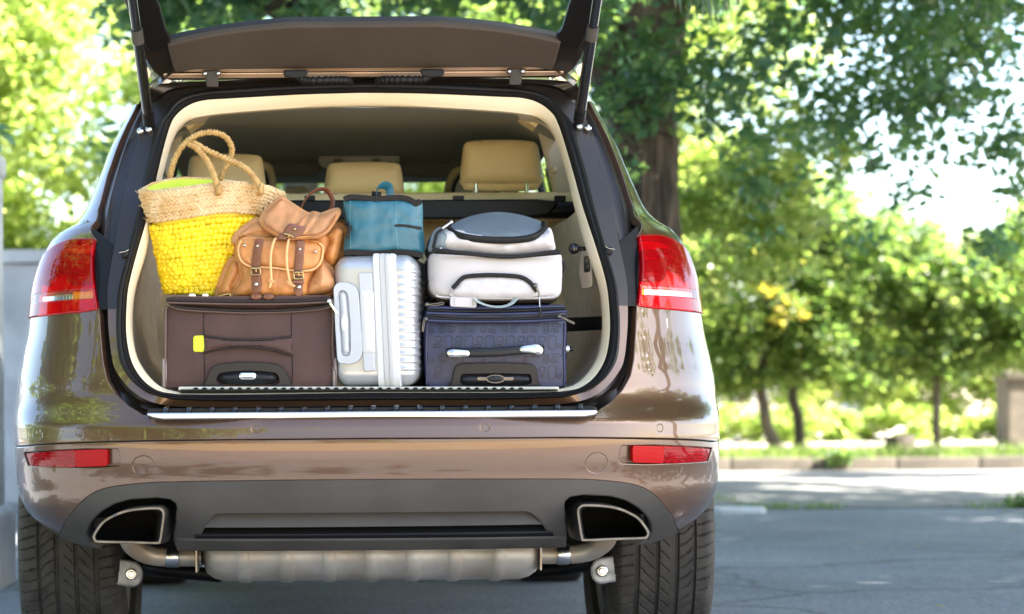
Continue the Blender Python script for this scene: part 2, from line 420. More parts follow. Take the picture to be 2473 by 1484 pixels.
# kerb of separate stones on the far side of the road
kroot = thing('kerb', 'row of worn kerb stones along the far side of the road', 'kerb', (0, 22.15, 0))
ks = None
for i in range(34):
    x = -12 + i * .82
    if ks is None:
        mb = MB(); panel(mb, rect(-.40, -.08, .40, .08, .015), lambda a, b, d=0: Vector((a, 22.15 + b, .13 - d)), thick=.2, bev=.012, bpx=.01, step=.1, flip=True)
        ks = link('kerb_stone', mb, 'kerb_stone', kroot); ks.location.x = x
    else:
        k = ks.copy(); C.objects.link(k); k.parent = kroot; k.location = (x, .02 * fn(i * 3.1, 1), .012 * fn(i * 2.3, 5)); k.rotation_euler.z = .01 * fn(i * 1.7, 2)
sheet('verge', -30, 40, 22.24, 27.2, .10, 'soil', nx=60, ny=8, amp=.03)
sheet('footpath', -30, 40, 27.2, 60, .085, 'paving')

def blades(name, spots, n, h, seed, kind='stuff', m='grass_blade', label=None):
    r = np.random.default_rng(seed); pos = []
    for (x0, x1, y0, y1, z, d) in spots:
        k = int(n * d); pos.append(np.stack([x0 + (x1 - x0) * r.random(k), y0 + (y1 - y0) * r.random(k), np.full(k, z)], 1))
    pos = np.concatenate(pos); N = len(pos); a = r.random(N) * 2 * PI; s = h * (.4 + r.random(N)); lean = r.normal(size=(N, 2)) * .45
    b = np.stack([np.cos(a), np.sin(a), np.zeros(N)], 1) * (h * .06)
    tip = pos + np.concatenate([lean * s[:, None], s[:, None]], 1); mid = pos + np.concatenate([lean * s[:, None] * .3, s[:, None] * .55], 1)
    v = np.stack([pos - b, pos + b, mid + b * .7, mid - b * .7, tip], 1).reshape(-1, 3); k = np.arange(N)[:, None] * 5
    f = np.concatenate([k + [0, 1, 2], k + [0, 2, 3], k + [3, 2, 4]], 0)
    return fast_mesh(name, v, f, m, kind=kind)
blades('verge_grass', [(-10, 14, 22.3, 25.2, .09, 1.0), (-10, 14, 25.2, 27.1, .09, .35), (-10, 14, 22.22, 22.5, .12, .25)], 16000, .11, 3)
blades('road_edge_weeds', [(2.7, 3.4, 14.55, 14.9, 0, .18), (4.2, 4.9, 14.5, 14.8, 0, .12), (2.5, 2.9, 15.6, 16.6, 0, .10)], 1400, .05, 5)

# ---------------------------------------------------------------- trees and bushes
def limb(mb, a, b, r0, r1, seed, bend=.12, n=8, sides=8, rough=0.0):
    a, b = Vector(a), Vector(b); L = (b - a).length; pts = []; rr = []
    for i in range(n + 1):
        t = i / n; p = a.lerp(b, t) + Vector((fn(t * 2.2, seed), fn(t * 2.2, seed + 9.3), fn(t * 2.2, seed + 4.1))) * bend * L * math.sin(PI * min(1, t * 1.0 + .0)) 
        pts.append(p); rr.append(r0 + (r1 - r0) * t)
    mb.tube(pts, rr, sides, disp=(lambda i, th: rough * (abs(fn(math.cos(th) * 4.2, math.sin(th) * 4.2, i * .045 + seed)) * 2.2 + .8 * fn(math.cos(th) * 11, math.sin(th) * 11, i * .16) - .5)) if rough else None)
def tree(name, label, base, limbs, blobs, ncl, nleaf, size, lm, bark='thin_bark', seed=1, r0=.25, r1=.5, group=None, cat='tree', hollow=.5, asp=.6, up=.35, trunkname='trunk'):
    t = thing(name, label, cat, base, group)
    if limbs:
        mb = MB()
        for i, (a, b, ra, rb) in enumerate(limbs): limb(mb, a, b, ra, rb, seed * 3.7 + i, *((.03, 70, 64, .034) if bark == 'bark' and i == 0 else ()))
        link(trunkname, mb, bark, t, 60)
    cl = clumps(blobs, ncl, r0, r1, seed, hollow)
    v, f = leaves(scatter(cl, nleaf, seed + 1), size, seed + 2, asp=asp, up=up)
    fast_mesh('crown', v, f, lm, t)
    return t
# the big tree beside the car: thick furrowed trunk, low leafy skirts, crown over the parking place
B = P(1574, 1200, 12.6); bx, by = B.x, 12.6
limbs = [((bx - .02, by, -.05), (bx, by, 2.2), .185, .155), ((bx, by, 2.0), (bx - .55, by + .2, 3.6), .14, .09), ((bx, by, 2.3), (bx + .5, by + .3, 4.6), .14, .08), ((bx, by, 2.2), (bx + .1, by + .9, 5.6), .16, .06),
         ((bx - .55, by + .2, 3.6), (bx - 2.4, by - .8, 5.2), .09, .03), ((bx + .5, by + .3, 4.6), (bx + 3.2, by - 1.4, 5.8), .08, .03), ((bx + .5, by + .3, 4.6), (bx + 2.2, by + 2.0, 6.4), .07, .03),
         ((bx - .05, by - .1, 2.0), (bx - .5, by - .7, 2.3), .03, .01)]
blobs = [(bx + .2, by - .3, 6.3, 3.2, 3.0, 1.9), (bx + 3.4, by + .6, 5.6, 2.6, 2.6, 1.6), (bx - 2.4, by + .2, 5.4, 2.2, 2.4, 1.5), (bx + 1.6, by - 3.6, 5.6, 3.0, 2.0, 1.5), (bx + 4.8, by - 2.6, 5.0, 2.2, 2.2, 1.4), (bx + 2.4, by + 3.4, 5.6, 3.0, 2.0, 1.6), (bx - .8, by - 3.0, 5.4, 2.2, 1.8, 1.4), (bx + 6.0, by + 2.0, 5.0, 2.4, 2.4, 1.5), (bx + 4.6, by + 4.6, 5.3, 2.6, 2.2, 1.2), (bx + 1.6, by + 5.4, 5.6, 2.6, 1.8, 1.3), (bx + 7.4, by - 1.0, 5.0, 2.2, 2.6, 1.3)]
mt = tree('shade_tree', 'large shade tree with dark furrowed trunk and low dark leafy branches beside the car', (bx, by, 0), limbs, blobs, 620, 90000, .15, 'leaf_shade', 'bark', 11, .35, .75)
# the low skirts that the picture shows, as more foliage of the same tree
sk = [(bx + .9, by + .5, 2.95, 1.0, .5, .5), (bx + 1.6, by + .6, 2.65, .8, .5, .5), (bx - .1, by - .4, 2.55, .4, .4, .4), (bx + 2.8, by + .8, 3.5, .7, .5, .30), (bx + 1.1, by + .3, 1.75, .5, .4, .22), (bx + 2.0, by + .2, 1.75, .35, .3, .22),
      (bx - .35, by - .3, 2.55, .50, .5, .45), (bx + .3, by - .5, 2.9, .9, .7, .5), (bx + 1.25, by - .3, 2.75, .75, .6, .6), (bx + .85, by - .2, 2.25, .55, .5, .34), (bx + 2.0, by + .1, 3.05, .5, .6, .42), (bx + 1.7, by + .1, 2.15, .5, .4, .35),
      (bx - .42, by - .5, 2.05, .22, .3, .22), (bx + 3.7, by + .3, 3.62, .95, .6, .20), (bx + 2.3, by + .3, 2.1, .26, .3, .30), (bx + .65, by - .3, 1.95, .30, .3, .2)]
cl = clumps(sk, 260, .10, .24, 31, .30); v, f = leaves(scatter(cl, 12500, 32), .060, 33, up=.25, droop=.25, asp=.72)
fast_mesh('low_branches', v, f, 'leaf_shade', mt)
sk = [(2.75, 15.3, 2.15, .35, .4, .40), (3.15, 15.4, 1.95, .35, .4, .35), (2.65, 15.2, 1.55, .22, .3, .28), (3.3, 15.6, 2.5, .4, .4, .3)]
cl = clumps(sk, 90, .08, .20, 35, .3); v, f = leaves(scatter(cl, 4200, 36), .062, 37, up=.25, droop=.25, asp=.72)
fast_mesh('sun_coloured_branches', v, f, 'leaf_sun', mt)  # same tree in the paler leaf colour, so these branches look sunlit
# second shade tree, left, behind the car: dark leaves over the bright greenery
lx, ly = -.2, 13.5
tree('leafy_tree', 'dark leaved tree behind the car, hanging over bright greenery left of the raised tailgate', (lx, ly, 0),
     [((lx, ly, -.05), (lx + .1, ly, 3.2), .13, .09), ((lx + .1, ly, 3.0), (lx + 1.3, ly - .3, 4.6), .08, .03), ((lx + .1, ly, 3.0), (lx - 1.6, ly + .6, 4.6), .08, .03)],
     [(lx - 1.13, ly - .4, 2.85, .36, .4, .50), (lx - .80, ly - .3, 2.35, .24, .3, .35), (lx - .9, ly, 3.4, .6, .6, .4), (lx, ly - .45, 3.05, .5, .35, .5), (lx + .1, ly, 3.5, 1.3, .8, .55), (lx + 1.5, ly + .3, 3.4, 1.2, .8, .5), (lx - 1.0, ly, 4.9, 2.2, 1.8, 1.1)], 190, 20000, .095, 'leaf_shade', seed=41, r0=.16, r1=.36)
# sunlit greenery at the left
def bush(name, label, c, blobs, ncl, nl, size, lm, seed, group=None, cat='bush', stems=5, **k):
    limbs = [((c[0] + .2 * fn(i, seed), c[1] + .2 * fn(i, seed + 3), -.03), (b[0], b[1], b[2] - .3 * b[5]), .035, .012) for i, b in enumerate(blobs[:stems])]
    return tree(name, label, (c[0], c[1], 0), limbs, blobs, ncl, nl, size, lm, seed=seed, group=group, cat=cat, trunkname='stems', **k)
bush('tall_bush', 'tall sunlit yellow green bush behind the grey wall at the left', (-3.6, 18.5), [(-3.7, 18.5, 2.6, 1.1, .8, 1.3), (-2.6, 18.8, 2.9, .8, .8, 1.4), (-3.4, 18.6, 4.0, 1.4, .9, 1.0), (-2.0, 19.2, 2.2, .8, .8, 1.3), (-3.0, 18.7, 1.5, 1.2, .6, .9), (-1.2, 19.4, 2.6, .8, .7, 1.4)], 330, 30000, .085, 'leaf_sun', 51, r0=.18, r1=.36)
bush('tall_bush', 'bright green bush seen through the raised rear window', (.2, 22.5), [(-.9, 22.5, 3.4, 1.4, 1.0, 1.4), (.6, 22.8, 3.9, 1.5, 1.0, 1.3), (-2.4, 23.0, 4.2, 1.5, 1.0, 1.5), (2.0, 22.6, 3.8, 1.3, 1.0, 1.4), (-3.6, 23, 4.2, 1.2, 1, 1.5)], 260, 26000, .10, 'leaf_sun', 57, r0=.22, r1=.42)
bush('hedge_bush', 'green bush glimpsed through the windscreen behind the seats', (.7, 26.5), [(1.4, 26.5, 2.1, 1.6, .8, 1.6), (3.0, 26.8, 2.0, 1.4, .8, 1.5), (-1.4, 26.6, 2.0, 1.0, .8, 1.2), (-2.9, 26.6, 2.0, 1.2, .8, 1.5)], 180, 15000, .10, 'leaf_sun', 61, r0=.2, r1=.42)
# right background: small trees on the verge, bushes behind them
def at(u, D): return P(u, V0, D).x
x1 = at(1885, 26.0)
st1 = tree('small_tree', 'small bushy tree with a leaning trunk on the verge right of the car', (x1, 26, .1),
     [((x1, 26, .05), (x1 - .25, 26, .85), .075, .06), ((x1 - .25, 26, .85), (x1 - .1, 26, 2.2), .055, .02), ((x1 - .25, 26, .85), (x1 - .7, 26.1, 1.9), .045, .015)],
     [(x1 - .25, 26, 2.05, 1.05, .7, .85), (x1 + .5, 25.9, 1.35, .65, .5, .42), (x1 - .75, 26, 1.1, .4, .4, .3), (x1 + .1, 26.1, 2.9, .9, .7, .55), (x1 + .5, 26, 1.9, .6, .6, .5), (x1 + 1.2, 26, 2.3, .6, .6, .6), (x1 - .3, 26.1, 1.12, .75, .5, .36), (x1 + .85, 26, 1.0, .5, .4, .32)], 300, 25000, .088, 'leaf_bush', seed=71, r0=.16, r1=.32)
cl = clumps([(x1 - .22, 25.4, 2.3, .30, .3, .42), (x1 - .05, 25.4, 1.75, .2, .3, .25)], 14, .08, .2, 97); v, f = leaves(scatter(cl, 190, 98), .085, 99); fast_mesh('yellow_leaves', v, f, 'leaf_yellow', st1)
x2 = at(1905, 27.0)
tree('small_tree', 'thin upright trunk with little foliage close behind the leaning trunk', (x2 + .1, 27, .1), [((x2 + .1, 27, .05), (x2 + .2, 27, 1.5), .07, .05), ((x2 + .2, 27, 1.2), (x2 + .6, 27, 2.1), .035, .012)],
     [(x2 + .4, 27, 2.0, .5, .4, .4)], 20, 1400, .09, 'leaf_bush', seed=75, r0=.14, r1=.28)
x3 = at(2262, 26.2)
tree('small_tree', 'slender straight young tree with a broad crown at the right edge', (x3, 26.2, .1), [((x3, 26.2, .05), (x3 - .02, 26.2, 2.2), .05, .035), ((x3, 26.2, 1.2), (x3 + .8, 26.2, 1.9), .03, .012), ((x3, 26.2, 1.3), (x3 - .6, 26.2, 2.0), .03, .012)],
     [(x3 + .1, 26.2, 2.0, .85, .7, .65), (x3 + 1.1, 26.3, 2.05, .8, .7, .85), (x3 - .25, 26.1, 1.2, .35, .35, .3), (x3 + 1.0, 26.2, 1.3, .5, .5, .3), (x3 + 2.2, 26.4, 2.2, .8, .7, 1.0), (x3 - .5, 26.3, 1.9, .6, .6, .4), (x3 + .1, 26.3, 1.12, .6, .4, .34), (x3 + 1.6, 26.3, 1.2, .6, .4, .4)], 320, 27000, .085, 'leaf_bush', seed=81, r0=.15, r1=.3)
bush('tall_bush', 'large pale sunlit bush filling the space under the shade tree', (5.4, 33.5), [(4.6, 33.5, 2.9, 1.5, .9, 1.6), (6.2, 33.8, 2.6, 1.5, .9, 1.3), (7.9, 33.6, 2.2, 1.4, .9, 1.2), (5.2, 33.9, 4.2, 1.3, .9, .9), (6.6, 33.4, 1.4, 1.8, .8, .8), (4.4, 33.4, 1.4, 1.2, .8, .8)], 420, 40000, .115, 'leaf_sun', 91, r0=.2, r1=.42)
bush('tall_bush', 'sunlit green bush in front of the pale house at far right', (10.0, 34.8), [(9.4, 34.8, 2.0, 1.4, .9, 1.1), (11.2, 34.7, 2.6, .8, .9, 1.2), (11.2, 34.7, 1.6, 1.4, .9, 1.2), (9.4, 34.6, 1.2, 1.5, .8, .7), (7.8, 34.9, 1.2, 1.4, .8, .8)], 280, 28000, .115, 'leaf_sun', 95, r0=.2, r1=.42)
tree('tall_tree', 'tall green tree far behind the shade tree crown', (4.6, 34, 0), [((4.6, 34, 0), (4.6, 34, 5), .2, .08)], [(4.0, 34, 5.4, 2.6, 1.4, 1.9), (6.2, 34.3, 6.4, 1.5, 1.3, 1.2), (2.0, 34.3, 5.6, 2.0, 1.4, 2.0)], 260, 24000, .13, 'leaf_sun', seed=103, r0=.3, r1=.6)
tree('roadside_tree', 'unseen tall tree added on the verge at far right to dapple the road with shade', (13.2, 22.9, 0), [((13.2, 22.9, 0), (12.4, 22.0, 4.6), .2, .1)], [(9.2, 16.6, 6.2, 1.8, 1.2, .7), (12.0, 18.2, 6.4, 2.2, 1.4, .9), (10.0, 19.6, 6.4, 1.8, .7, .7), (12.5, 21.2, 6.2, 2.2, 1.0, .8), (7.6, 18.2, 6.0, 1.1, .7, .5)], 46, 6500, .15, 'leaf_shade', seed=111, r0=.25, r1=.5)  # crown out of view, added to throw broken shade on the road
tree('shade_tree', 'unseen broad tree added right of the car to shade its rear', (7.2, 5.2, 0), [((7.2, 5.2, -.05), (7.0, 5.3, 3.4), .22, .15), ((7.0, 5.3, 3.2), (5.2, 5.8, 5.0), .1, .04), ((7.0, 5.3, 3.2), (8.6, 6.6, 5.2), .1, .04), ((7.0, 5.3, 3.2), (7.2, 3.6, 5.2), .1, .04)],  # out-of-view tree added to keep the sun off the car's rear
     [(6.6, 5.0, 5.6, 2.6, 2.2, 1.6), (8.6, 7.4, 5.4, 2.4, 2.2, 1.5), (4.9, 6.2, 5.4, 1.8, 1.8, 1.1), (7.2, 9.6, 5.4, 2.2, 2.0, 1.3), (4.4, 4.4, 5.0, 1.3, 1.3, .9), (9.0, 11.6, 5.2, 2.0, 1.8, 1.3)], 360, 52000, .16, 'leaf_shade', seed=117, r0=.35, r1=.75)
tree('tall_tree', 'tall sunlit tree at the far left behind the bushes', (-5.0, 27, 0), [((-5, 27, 0), (-4.8, 27, 5), .18, .08)], [(-5.2, 27, 5.4, 2.0, 1.4, 1.5), (-3.4, 27.2, 5.2, 1.5, 1.3, 1.3), (-1.0, 28, 5.6, 1.8, 1.3, 1.2), (-5.0, 27, 3.4, 1.6, 1.2, 1.2)], 170, 12000, .12, 'leaf_sun', seed=107, r0=.25, r1=.5)
# unseen trees the paint mirrors; bushy ones are added to darken its left side
for i, (x, y, s, lab) in enumerate([(-4.6, 6.2, .95, 'unseen bushy tree added over the left flank of the car to darken its reflections'), (-5.6, -3.2, .8, 'unseen bushy tree added left of the photographer to darken the paint reflections'), (-6.0, 1.8, .8, 'unseen bushy tree added left of the car to darken its paint reflections'), (-4.6, -10.5, 1.0, 'dense sunlit tree just left behind the photographer'), (-7.5, -13, 1.0, 'broad sunlit tree left across the parking place'), (-.6, -16, 1.15, 'tall sunlit tree straight across the parking place')]):
    tree('roadside_tree', lab, (x, y, 0), [((x, y, -.05), (x, y, 3.2 * s), .2, .12), ((x, y, 3 * s), (x + 1.2, y, 4.6 * s), .09, .04), ((x, y, 3 * s), (x - 1.2, y, 4.6 * s), .09, .04)],
         [(x, y, 4.4 * s, 2.0 * s, 1.8, 1.5 * s), (x + 1.2, y, 3.4 * s, 1.3, 1.2, 1.0), (x - 1.3, y, 3.2 * s, 1.3, 1.2, 1.0), (x + .4, y + .3, 1.7 * s, 1.5, 1.3, 1.3)], 120, 14000, .18, 'leaf_bush', seed=121 + i, r0=.35, r1=.7, group='trees behind the photographer')
for i, (xa, xb, y, h, lab) in enumerate([(3.6, 6.6, 31.5, .55, 'low sunlit shrubs along the footpath behind the leaning trunk'), (7.0, 9.8, 32.0, .5, 'low pale shrubs along the footpath left of the slender tree'), (9.9, 12.6, 31.8, .6, 'low sunlit shrubs along the footpath behind the wall pier')]):
    bush('low_shrub', lab, ((xa + xb) / 2, y), [(xa + (xb - xa) * k / 4, y + .2 * (k % 2), h * .62, .5, .4, h * .55) for k in range(5)], 70, 6500, .09, 'leaf_sun', 151 + i, r0=.12, r1=.24)
# tree stump
s0 = P(2175, 1108, 25.2); sx = s0.x
st = thing('tree_stump', 'low dark tree stump on the grass verge beside the slender young tree', 'stump', (sx, 25.2, .1))
mb = MB(); rows = []
for j, (z, r) in enumerate([(.06, .25), (.12, .20), (.20, .172), (.275, .165), (.285, .15), (.285, .0)]):
    rows.append([(sx + r * (1 + .1 * fn(math.cos(a) * 1.5, math.sin(a) * 1.5, 2)) * math.cos(a), 25.2 + r * (1 + .1 * fn(math.cos(a) * 1.5, math.sin(a) * 1.5, 2)) * math.sin(a), z + .02 * fn(math.cos(a), math.sin(a), j * .3) * (j > 1)) for a in [2 * PI * k / 22 for k in range(22)]])
mb.grid(rows, closed=True); link('stump_body', mb, 'stump_wood', st, 50)
# plants
def plant(name, label, x, y, z, n, L, seed, cat='plant', m='leaf_bush'):
    r = np.random.default_rng(seed); t = thing(name, label, cat, (x, y, z))
    pos = np.stack([x + r.normal(size=n) * L * .55, y + r.normal(size=n) * L * .3, z + np.abs(r.normal(size=n)) * L * .4], 1)
    v, f = leaves(pos, L * .42, seed, up=.1, asp=.4); fast_mesh('foliage', v, f, m, t)
    mb = MB()
    for i in range(7): limb(mb, (x + .06 * fn(i, seed), y, z - .02), tuple(pos[i] + [0, 0, .02]), .006, .003, seed + i, sides=5, n=4)
    link('stems', mb, 'thin_bark', t); return t
pw = P(2445, 1228, 14.6); plant('weed_clump', 'clump of green weeds growing at the edge of the asphalt on the right', pw.x + .08, 14.6, 0, 190, .13, 131, 'weeds')
pk = P(2032, 1122, 22.0); plant('weed_clump', 'small bright green weed clump growing over the kerb stones', pk.x, 22.0, .1, 200, .17, 133, 'weeds')
# pale stone slab lying on the asphalt edge
s1 = P(1785, 1236, 14.3)
t = thing('stone_slab', 'flat pale broken slab lying on the asphalt just right of the rear tyre', 'slab', (s1.x, 14.3, 0))
slab('slab_piece', rnd([(s1.x - .16, 14.2), (s1.x + .14, 14.16), (s1.x + .17, 14.42), (s1.x - .05, 14.5), (s1.x - .18, 14.4)], .03), lambda a, b, d=0: Vector((a, b, .03 - d)), 'pale_concrete', t, thick=.03, bev=.006, bpx=.005, step=.06, flip=True)
# fallen leaves and pale litter on the asphalt
r = np.random.default_rng(140); n = 70
pos = np.stack([1.2 + 4.2 * r.random(n), 6.5 + 9.5 * r.random(n), np.full(n, .012)], 1)
v, f = leaves(pos, .035, 141, up=2.5); fast_mesh('fallen_leaves', v, f, 'leaf_yellow', kind='stuff')

# ---------------------------------------------------------------- walls and houses
def plank(mb, c, size, bev=.01): mb.box(c, size)
wl = thing('concrete_wall', 'weathered grey concrete wall left of the car below the bright bushes', 'wall', (-4.2, 16.2, 0))
mb = MB(); rows = []
for z in np.linspace(-.1, 1.74, 14): rows.append([(-8 + 6.1 * i / 24, 16.2 + .012 * fn(i * .7, z * 3), z + (.03 * fn(i * .8, 2) if z > 1.7 else 0)) for i in range(25)])
mb.grid(rows); mb.grid([[(p[0], p[1] + q, p[2]) for p in rows[-1]] for q in (0, .22)]); mb.grid([[(x, 16.2 + q, z) for q in (0, .22)] for x, z in ((-1.9, -.1), (-1.9, 1.74))], flip=True)
link('wall_face', mb, 'concrete', wl, 50)
mb = MB(); mb.box((-4.95, 16.31, 1.79), (6.15, .34, .09)); link('coping', mb, 'pale_concrete', wl, 0)
px = P(3, 700, 9.22).x
pr = thing('gate_pillar', 'pale grey concrete pillar on a block base at the left edge', 'pillar', (px - .2, 9.2, 0))
mb = MB(); panel(mb, rect(px - .44, .30, px, 1.66, .012), lambda a, b, d=0: Vector((a, 9.0 + d, b)), thick=.2, bev=.012, bpx=.012, step=.12, flip=True, cap=True); link('shaft', mb, 'pale_concrete', pr, 40)
mb = MB(); panel(mb, rect(px - .52, 1.662, px + .01, 1.74, .012), lambda a, b, d=0: Vector((a, 8.97 + d, b)), thick=.26, bev=.012, bpx=.012, step=.12, flip=True, cap=True)
link('cap', mb, 'pale_concrete', pr, 40)
mb = MB(); mb.ball((px + .0, 8.95, 1.565), (.045, .045, .05), 12, 8); mb.ball((px + .018, 8.94, 1.52), (.022, .03, .026), 10, 6); link('ornament', mb, 'pale_concrete', pr, 60)
mb = MB(); panel(mb, rect(px - .6, -.02, px + .03, .295, .02), lambda a, b, d=0: Vector((a, 8.8 + d, b)), thick=.45, bev=.02, bpx=.02, step=.12, flip=True, cap=True, wr=lambda a, b: .01 * fn(a * 7, b * 7)); link('base_block', mb, 'concrete', pr, 40)
# low kerb running from the pillar towards the photographer
def house(name, label, x0, x1, y, z1, m, wins, depth=5, roof=None):
    t = thing(name, label, 'house', ((x0 + x1) / 2, y, 0)); mb = MB()
    panel(mb, [(x0, -.1), (x1, -.1), (x1, z1), (x0, z1)], lambda a, b, d=0: Vector((a, y + d, b)), thick=depth, bev=.01, bpx=0, step=1.0, flip=True, holes=[[(a, b), (c, b), (c, d), (a, d)] for a, b, c, d in wins])
    link('wall', mb, m, t, 30)
    for a, b, c, d in wins:
        mb = MB(); mb.box(((a + c) / 2, y + .12, (b + d) / 2), (c - a - .02, .05, d - b - .02)); wn = link('window', mb, 'window_dark', t, 0)
        mb = MB(); mb.box(((a + c) / 2, y - .03, b - .04), (c - a + .2, .12, .06)); link('sill', mb, 'roof_sheet', wn, 0)
    mb = MB(); h = roof or .25
    mb.add([(x0 - .3, y - .35, z1), (x1 + .3, y - .35, z1), (x1 + .3, y + depth, z1 + h), (x0 - .3, y + depth, z1 + h), (x0 - .3, y - .35, z1 + .12), (x1 + .3, y - .35, z1 + .12), (x1 + .3, y + depth, z1 + h + .12), (x0 - .3, y + depth, z1 + h + .12)],
           [(0, 1, 5, 4), (1, 2, 6, 5), (2, 3, 7, 6), (3, 0, 4, 7), (4, 5, 6, 7), (3, 2, 1, 0)]); link('roof', mb, 'roof_sheet', t, 0)
    return t
house('house', 'pale low house far away under the bright sky at right', 13.0, 19.0, 52, 4.3, 'stucco', [(14.0, 2.4, 15.0, 3.5), (16.4, 2.4, 17.4, 3.5)])
house('house', 'pinkish house partly hidden behind bushes beyond the windscreen', -4.2, 1.6, 38, 3.6, 'pink_stucco', [(-2.6, 1.2, -1.6, 2.4), (-.2, 1.2, .8, 2.4)])
gp = P(2452, 1020, 28.5)
pp = thing('wall_pier', 'thick beige wall pier standing beside the footpath at the right edge', 'pier', (gp.x + .3, 28.6, 0))
mb = MB(); panel(mb, rect(gp.x - .10, 0, gp.x + .9, .95, .02), lambda a, b, d=0: Vector((a, 28.4 + d, b)), thick=.5, bev=.02, bpx=.02, step=.2, flip=True, cap=True); link('pier_body', mb, 'kerb_stone', pp, 40)
mb = MB(); panel(mb, rect(gp.x - .15, .952, gp.x + .95, 1.02, .02), lambda a, b, d=0: Vector((a, 28.35 + d, b)), thick=.6, bev=.02, bpx=.02, step=.2, flip=True, cap=True); link('pier_cap', mb, 'kerb_stone', pp, 40)

# ---------------------------------------------------------------- near leaves: hanging branch at the top, leaf at the left edge
def longleaf(mb, a, b, wd, seed, side=(1, 0, 0)):
    a, b = Vector(a), Vector(b); s = Vector(side); rows = []
    for i in range(9):
        t = i / 8; c = a.lerp(b, t) + Vector((.14 * math.sin(PI * t) * (b - a).length * fn(seed, 1), -.02 * math.sin(PI * t), 0)); h = wd * math.sin(PI * min(1, .04 + t * .96)) ** .7
        rows.append([c - s * h, c + Vector((0, .25 * h, 0)), c + s * h])
    mb.grid(rows)
hb = thing('hanging_branch', 'branch with long narrow drooping leaves hanging into the top of the picture', 'branch', tuple(P(1690, -40, 8.2)))
mb = MB(); mb.tube(upath([(1900, -170, 8.3), (1800, -90, 8.25), (1720, -45, 8.2), (1640, -30, 8.15), (1600, -32, 8.1)], 8.2), [.006] * 25, 6); link('twig', mb, 'thin_bark', hb, 60)
r = random.Random(5)
for i, (u0, v0, u1, v1) in enumerate([(1625, -40, 1632, 22), (1640, -44, 1646, 38), (1652, -40, 1668, 40), (1664, -45, 1660, 52), (1676, -42, 1684, 58), (1690, -48, 1696, 44), (1700, -46, 1718, 50), (1714, -52, 1734, 70), (1726, -48, 1736, 88), (1738, -52, 1756, 40), (1748, -56, 1762, 26), (1612, -36, 1606, 8), (1768, -60, 1786, 18), (1684, -46, 1722, 66)]):
    mb = MB(); D = 8.2 + .12 * (r.random() - .5); longleaf(mb, P(u0, v0, D), P(u1, v1, D - .03), .0068, i * 1.3, (math.cos(i * 2.1), math.sin(i * 2.1), 0)); link('leaf', mb, 'willow_leaf', hb, 60)
lb = thing('leaf_sprig', 'dark green leaf sprig poking in at the left edge above the pillar', 'sprig', tuple(P(-20, 320, 8.6)))
mb = MB(); mb.tube(upath([(-120, 420, 8.8), (-60, 350, 8.7), (-8, 312, 8.6)], 8.6), .004, 6); link('twig', mb, 'thin_bark', lb, 60)
for i, (u0, v0, u1, v1, wd) in enumerate([(-10, 308, 38, 352, .016), (-8, 302, 26, 312, .012), (-20, 322, 4, 372, .014)]):
    mb = MB(); longleaf(mb, P(u0, v0, 8.6), P(u1, v1, 8.55), wd, i + .3, (.5, .3, .7)); link('leaf', mb, 'leaf_shade', lb, 60)
# ================================================================ CAR
def paint(name, col):
    m = mat(name, col, .34, .55, 1.0, coat_rough=.015)
    n = m.node_tree.nodes; l = m.node_tree.links; b = n['Principled BSDF']; tc = n.new('ShaderNodeTexCoord')
    t = n.new('ShaderNodeTexVoronoi'); t.inputs['Scale'].default_value = 1400; l.new(tc.outputs['Object'], t.inputs['Vector'])
    hs = n.new('ShaderNodeMixRGB'); hs.blend_type = 'MULTIPLY'; hs.inputs[0].default_value = .25; hs.inputs[1].default_value = (*col, 1)
    l.new(t.outputs['Color'], hs.inputs[2]); l.new(hs.outputs[0], b.inputs['Base Color']); return m
paint('car_paint', (.116, .060, .031))
mat('shaded_inner_paint', (.014, .010, .008), .38, .2, .15)  # body paint darkened in its colour for the shaded boot channel and flange
mat('trim_plastic', (.056, .052, .048), .55, bump=.25, bscale=500, var=.16, vscale=4, spec=0.22)
mat('black_plastic', (.006, .006, .0065), .42, bump=.12, bscale=400, spec=0.22)
mat('gloss_black', (.008, .008, .009), .12, 0, .6)
mat('rubber', (.008, .008, .009), .5, bump=.1, bscale=300, spec=0.22)
mat('tyre_rubber', (.046, .041, .036), .72, var=.22, vscale=25, bump=.25, bscale=220, spec=0.22)
mat('dark_void', (.004, .004, .004), .9)
mat('chrome', (.80, .80, .80), .08, 1.0)
mat('steel', (.58, .57, .55), .25, 1.0)
mat('tip_steel', (.12, .115, .11), .36, 1.0, var=.25, vscale=40)
mat('muffler_metal', (.52, .51, .49), .52, .4, col2=(.36, .32, .26), vscale=6, bump=.3, bscale=60)
mat('pipe_metal', (.42, .40, .36), .45, .5, col2=(.40, .30, .20), vscale=14, bump=.25, bscale=80)
mat('cast_alloy', (.36, .35, .34), .55, .5, var=.25, vscale=40, bump=.4, bscale=160)
mat('beige_trim', (.68, .59, .43), .62, bump=.12, bscale=700)
mat('beige_leather', (.80, .67, .40), .48, bump=.22, bscale=380, bdist=.001)
mat('pale_trim', (.52, .50, .42), .7, bump=.1, bscale=500)
mat('beige_carpet', (.68, .51, .28), .95, var=.1, vscale=30, bump=.6, bscale=900, sheen=.3)
mat('headliner', (.36, .385, .375), .95, bump=.3, bscale=800)
mat('visor_cloth', (.16, .165, .17), .9)
mat('dark_carpet', (.03, .026, .024), .95, bump=.5, bscale=700, spec=0.22)
mat('gate_trim', (.048, .038, .031), .62, var=.06, vscale=6, bump=.4, bscale=420, bdist=.001, spec=0.22)
mat('hinge_paint', (.022, .016, .012), .6)
mat('lit_gate_flange', (.50, .36, .27), .35, .35, .5)  # painted flange made pale in its colour, standing for the light on it
mat('silver_alloy', (.5, .5, .5), .3, .9)
mat('lamp_housing', (.80, .72, .72), .32, .55)
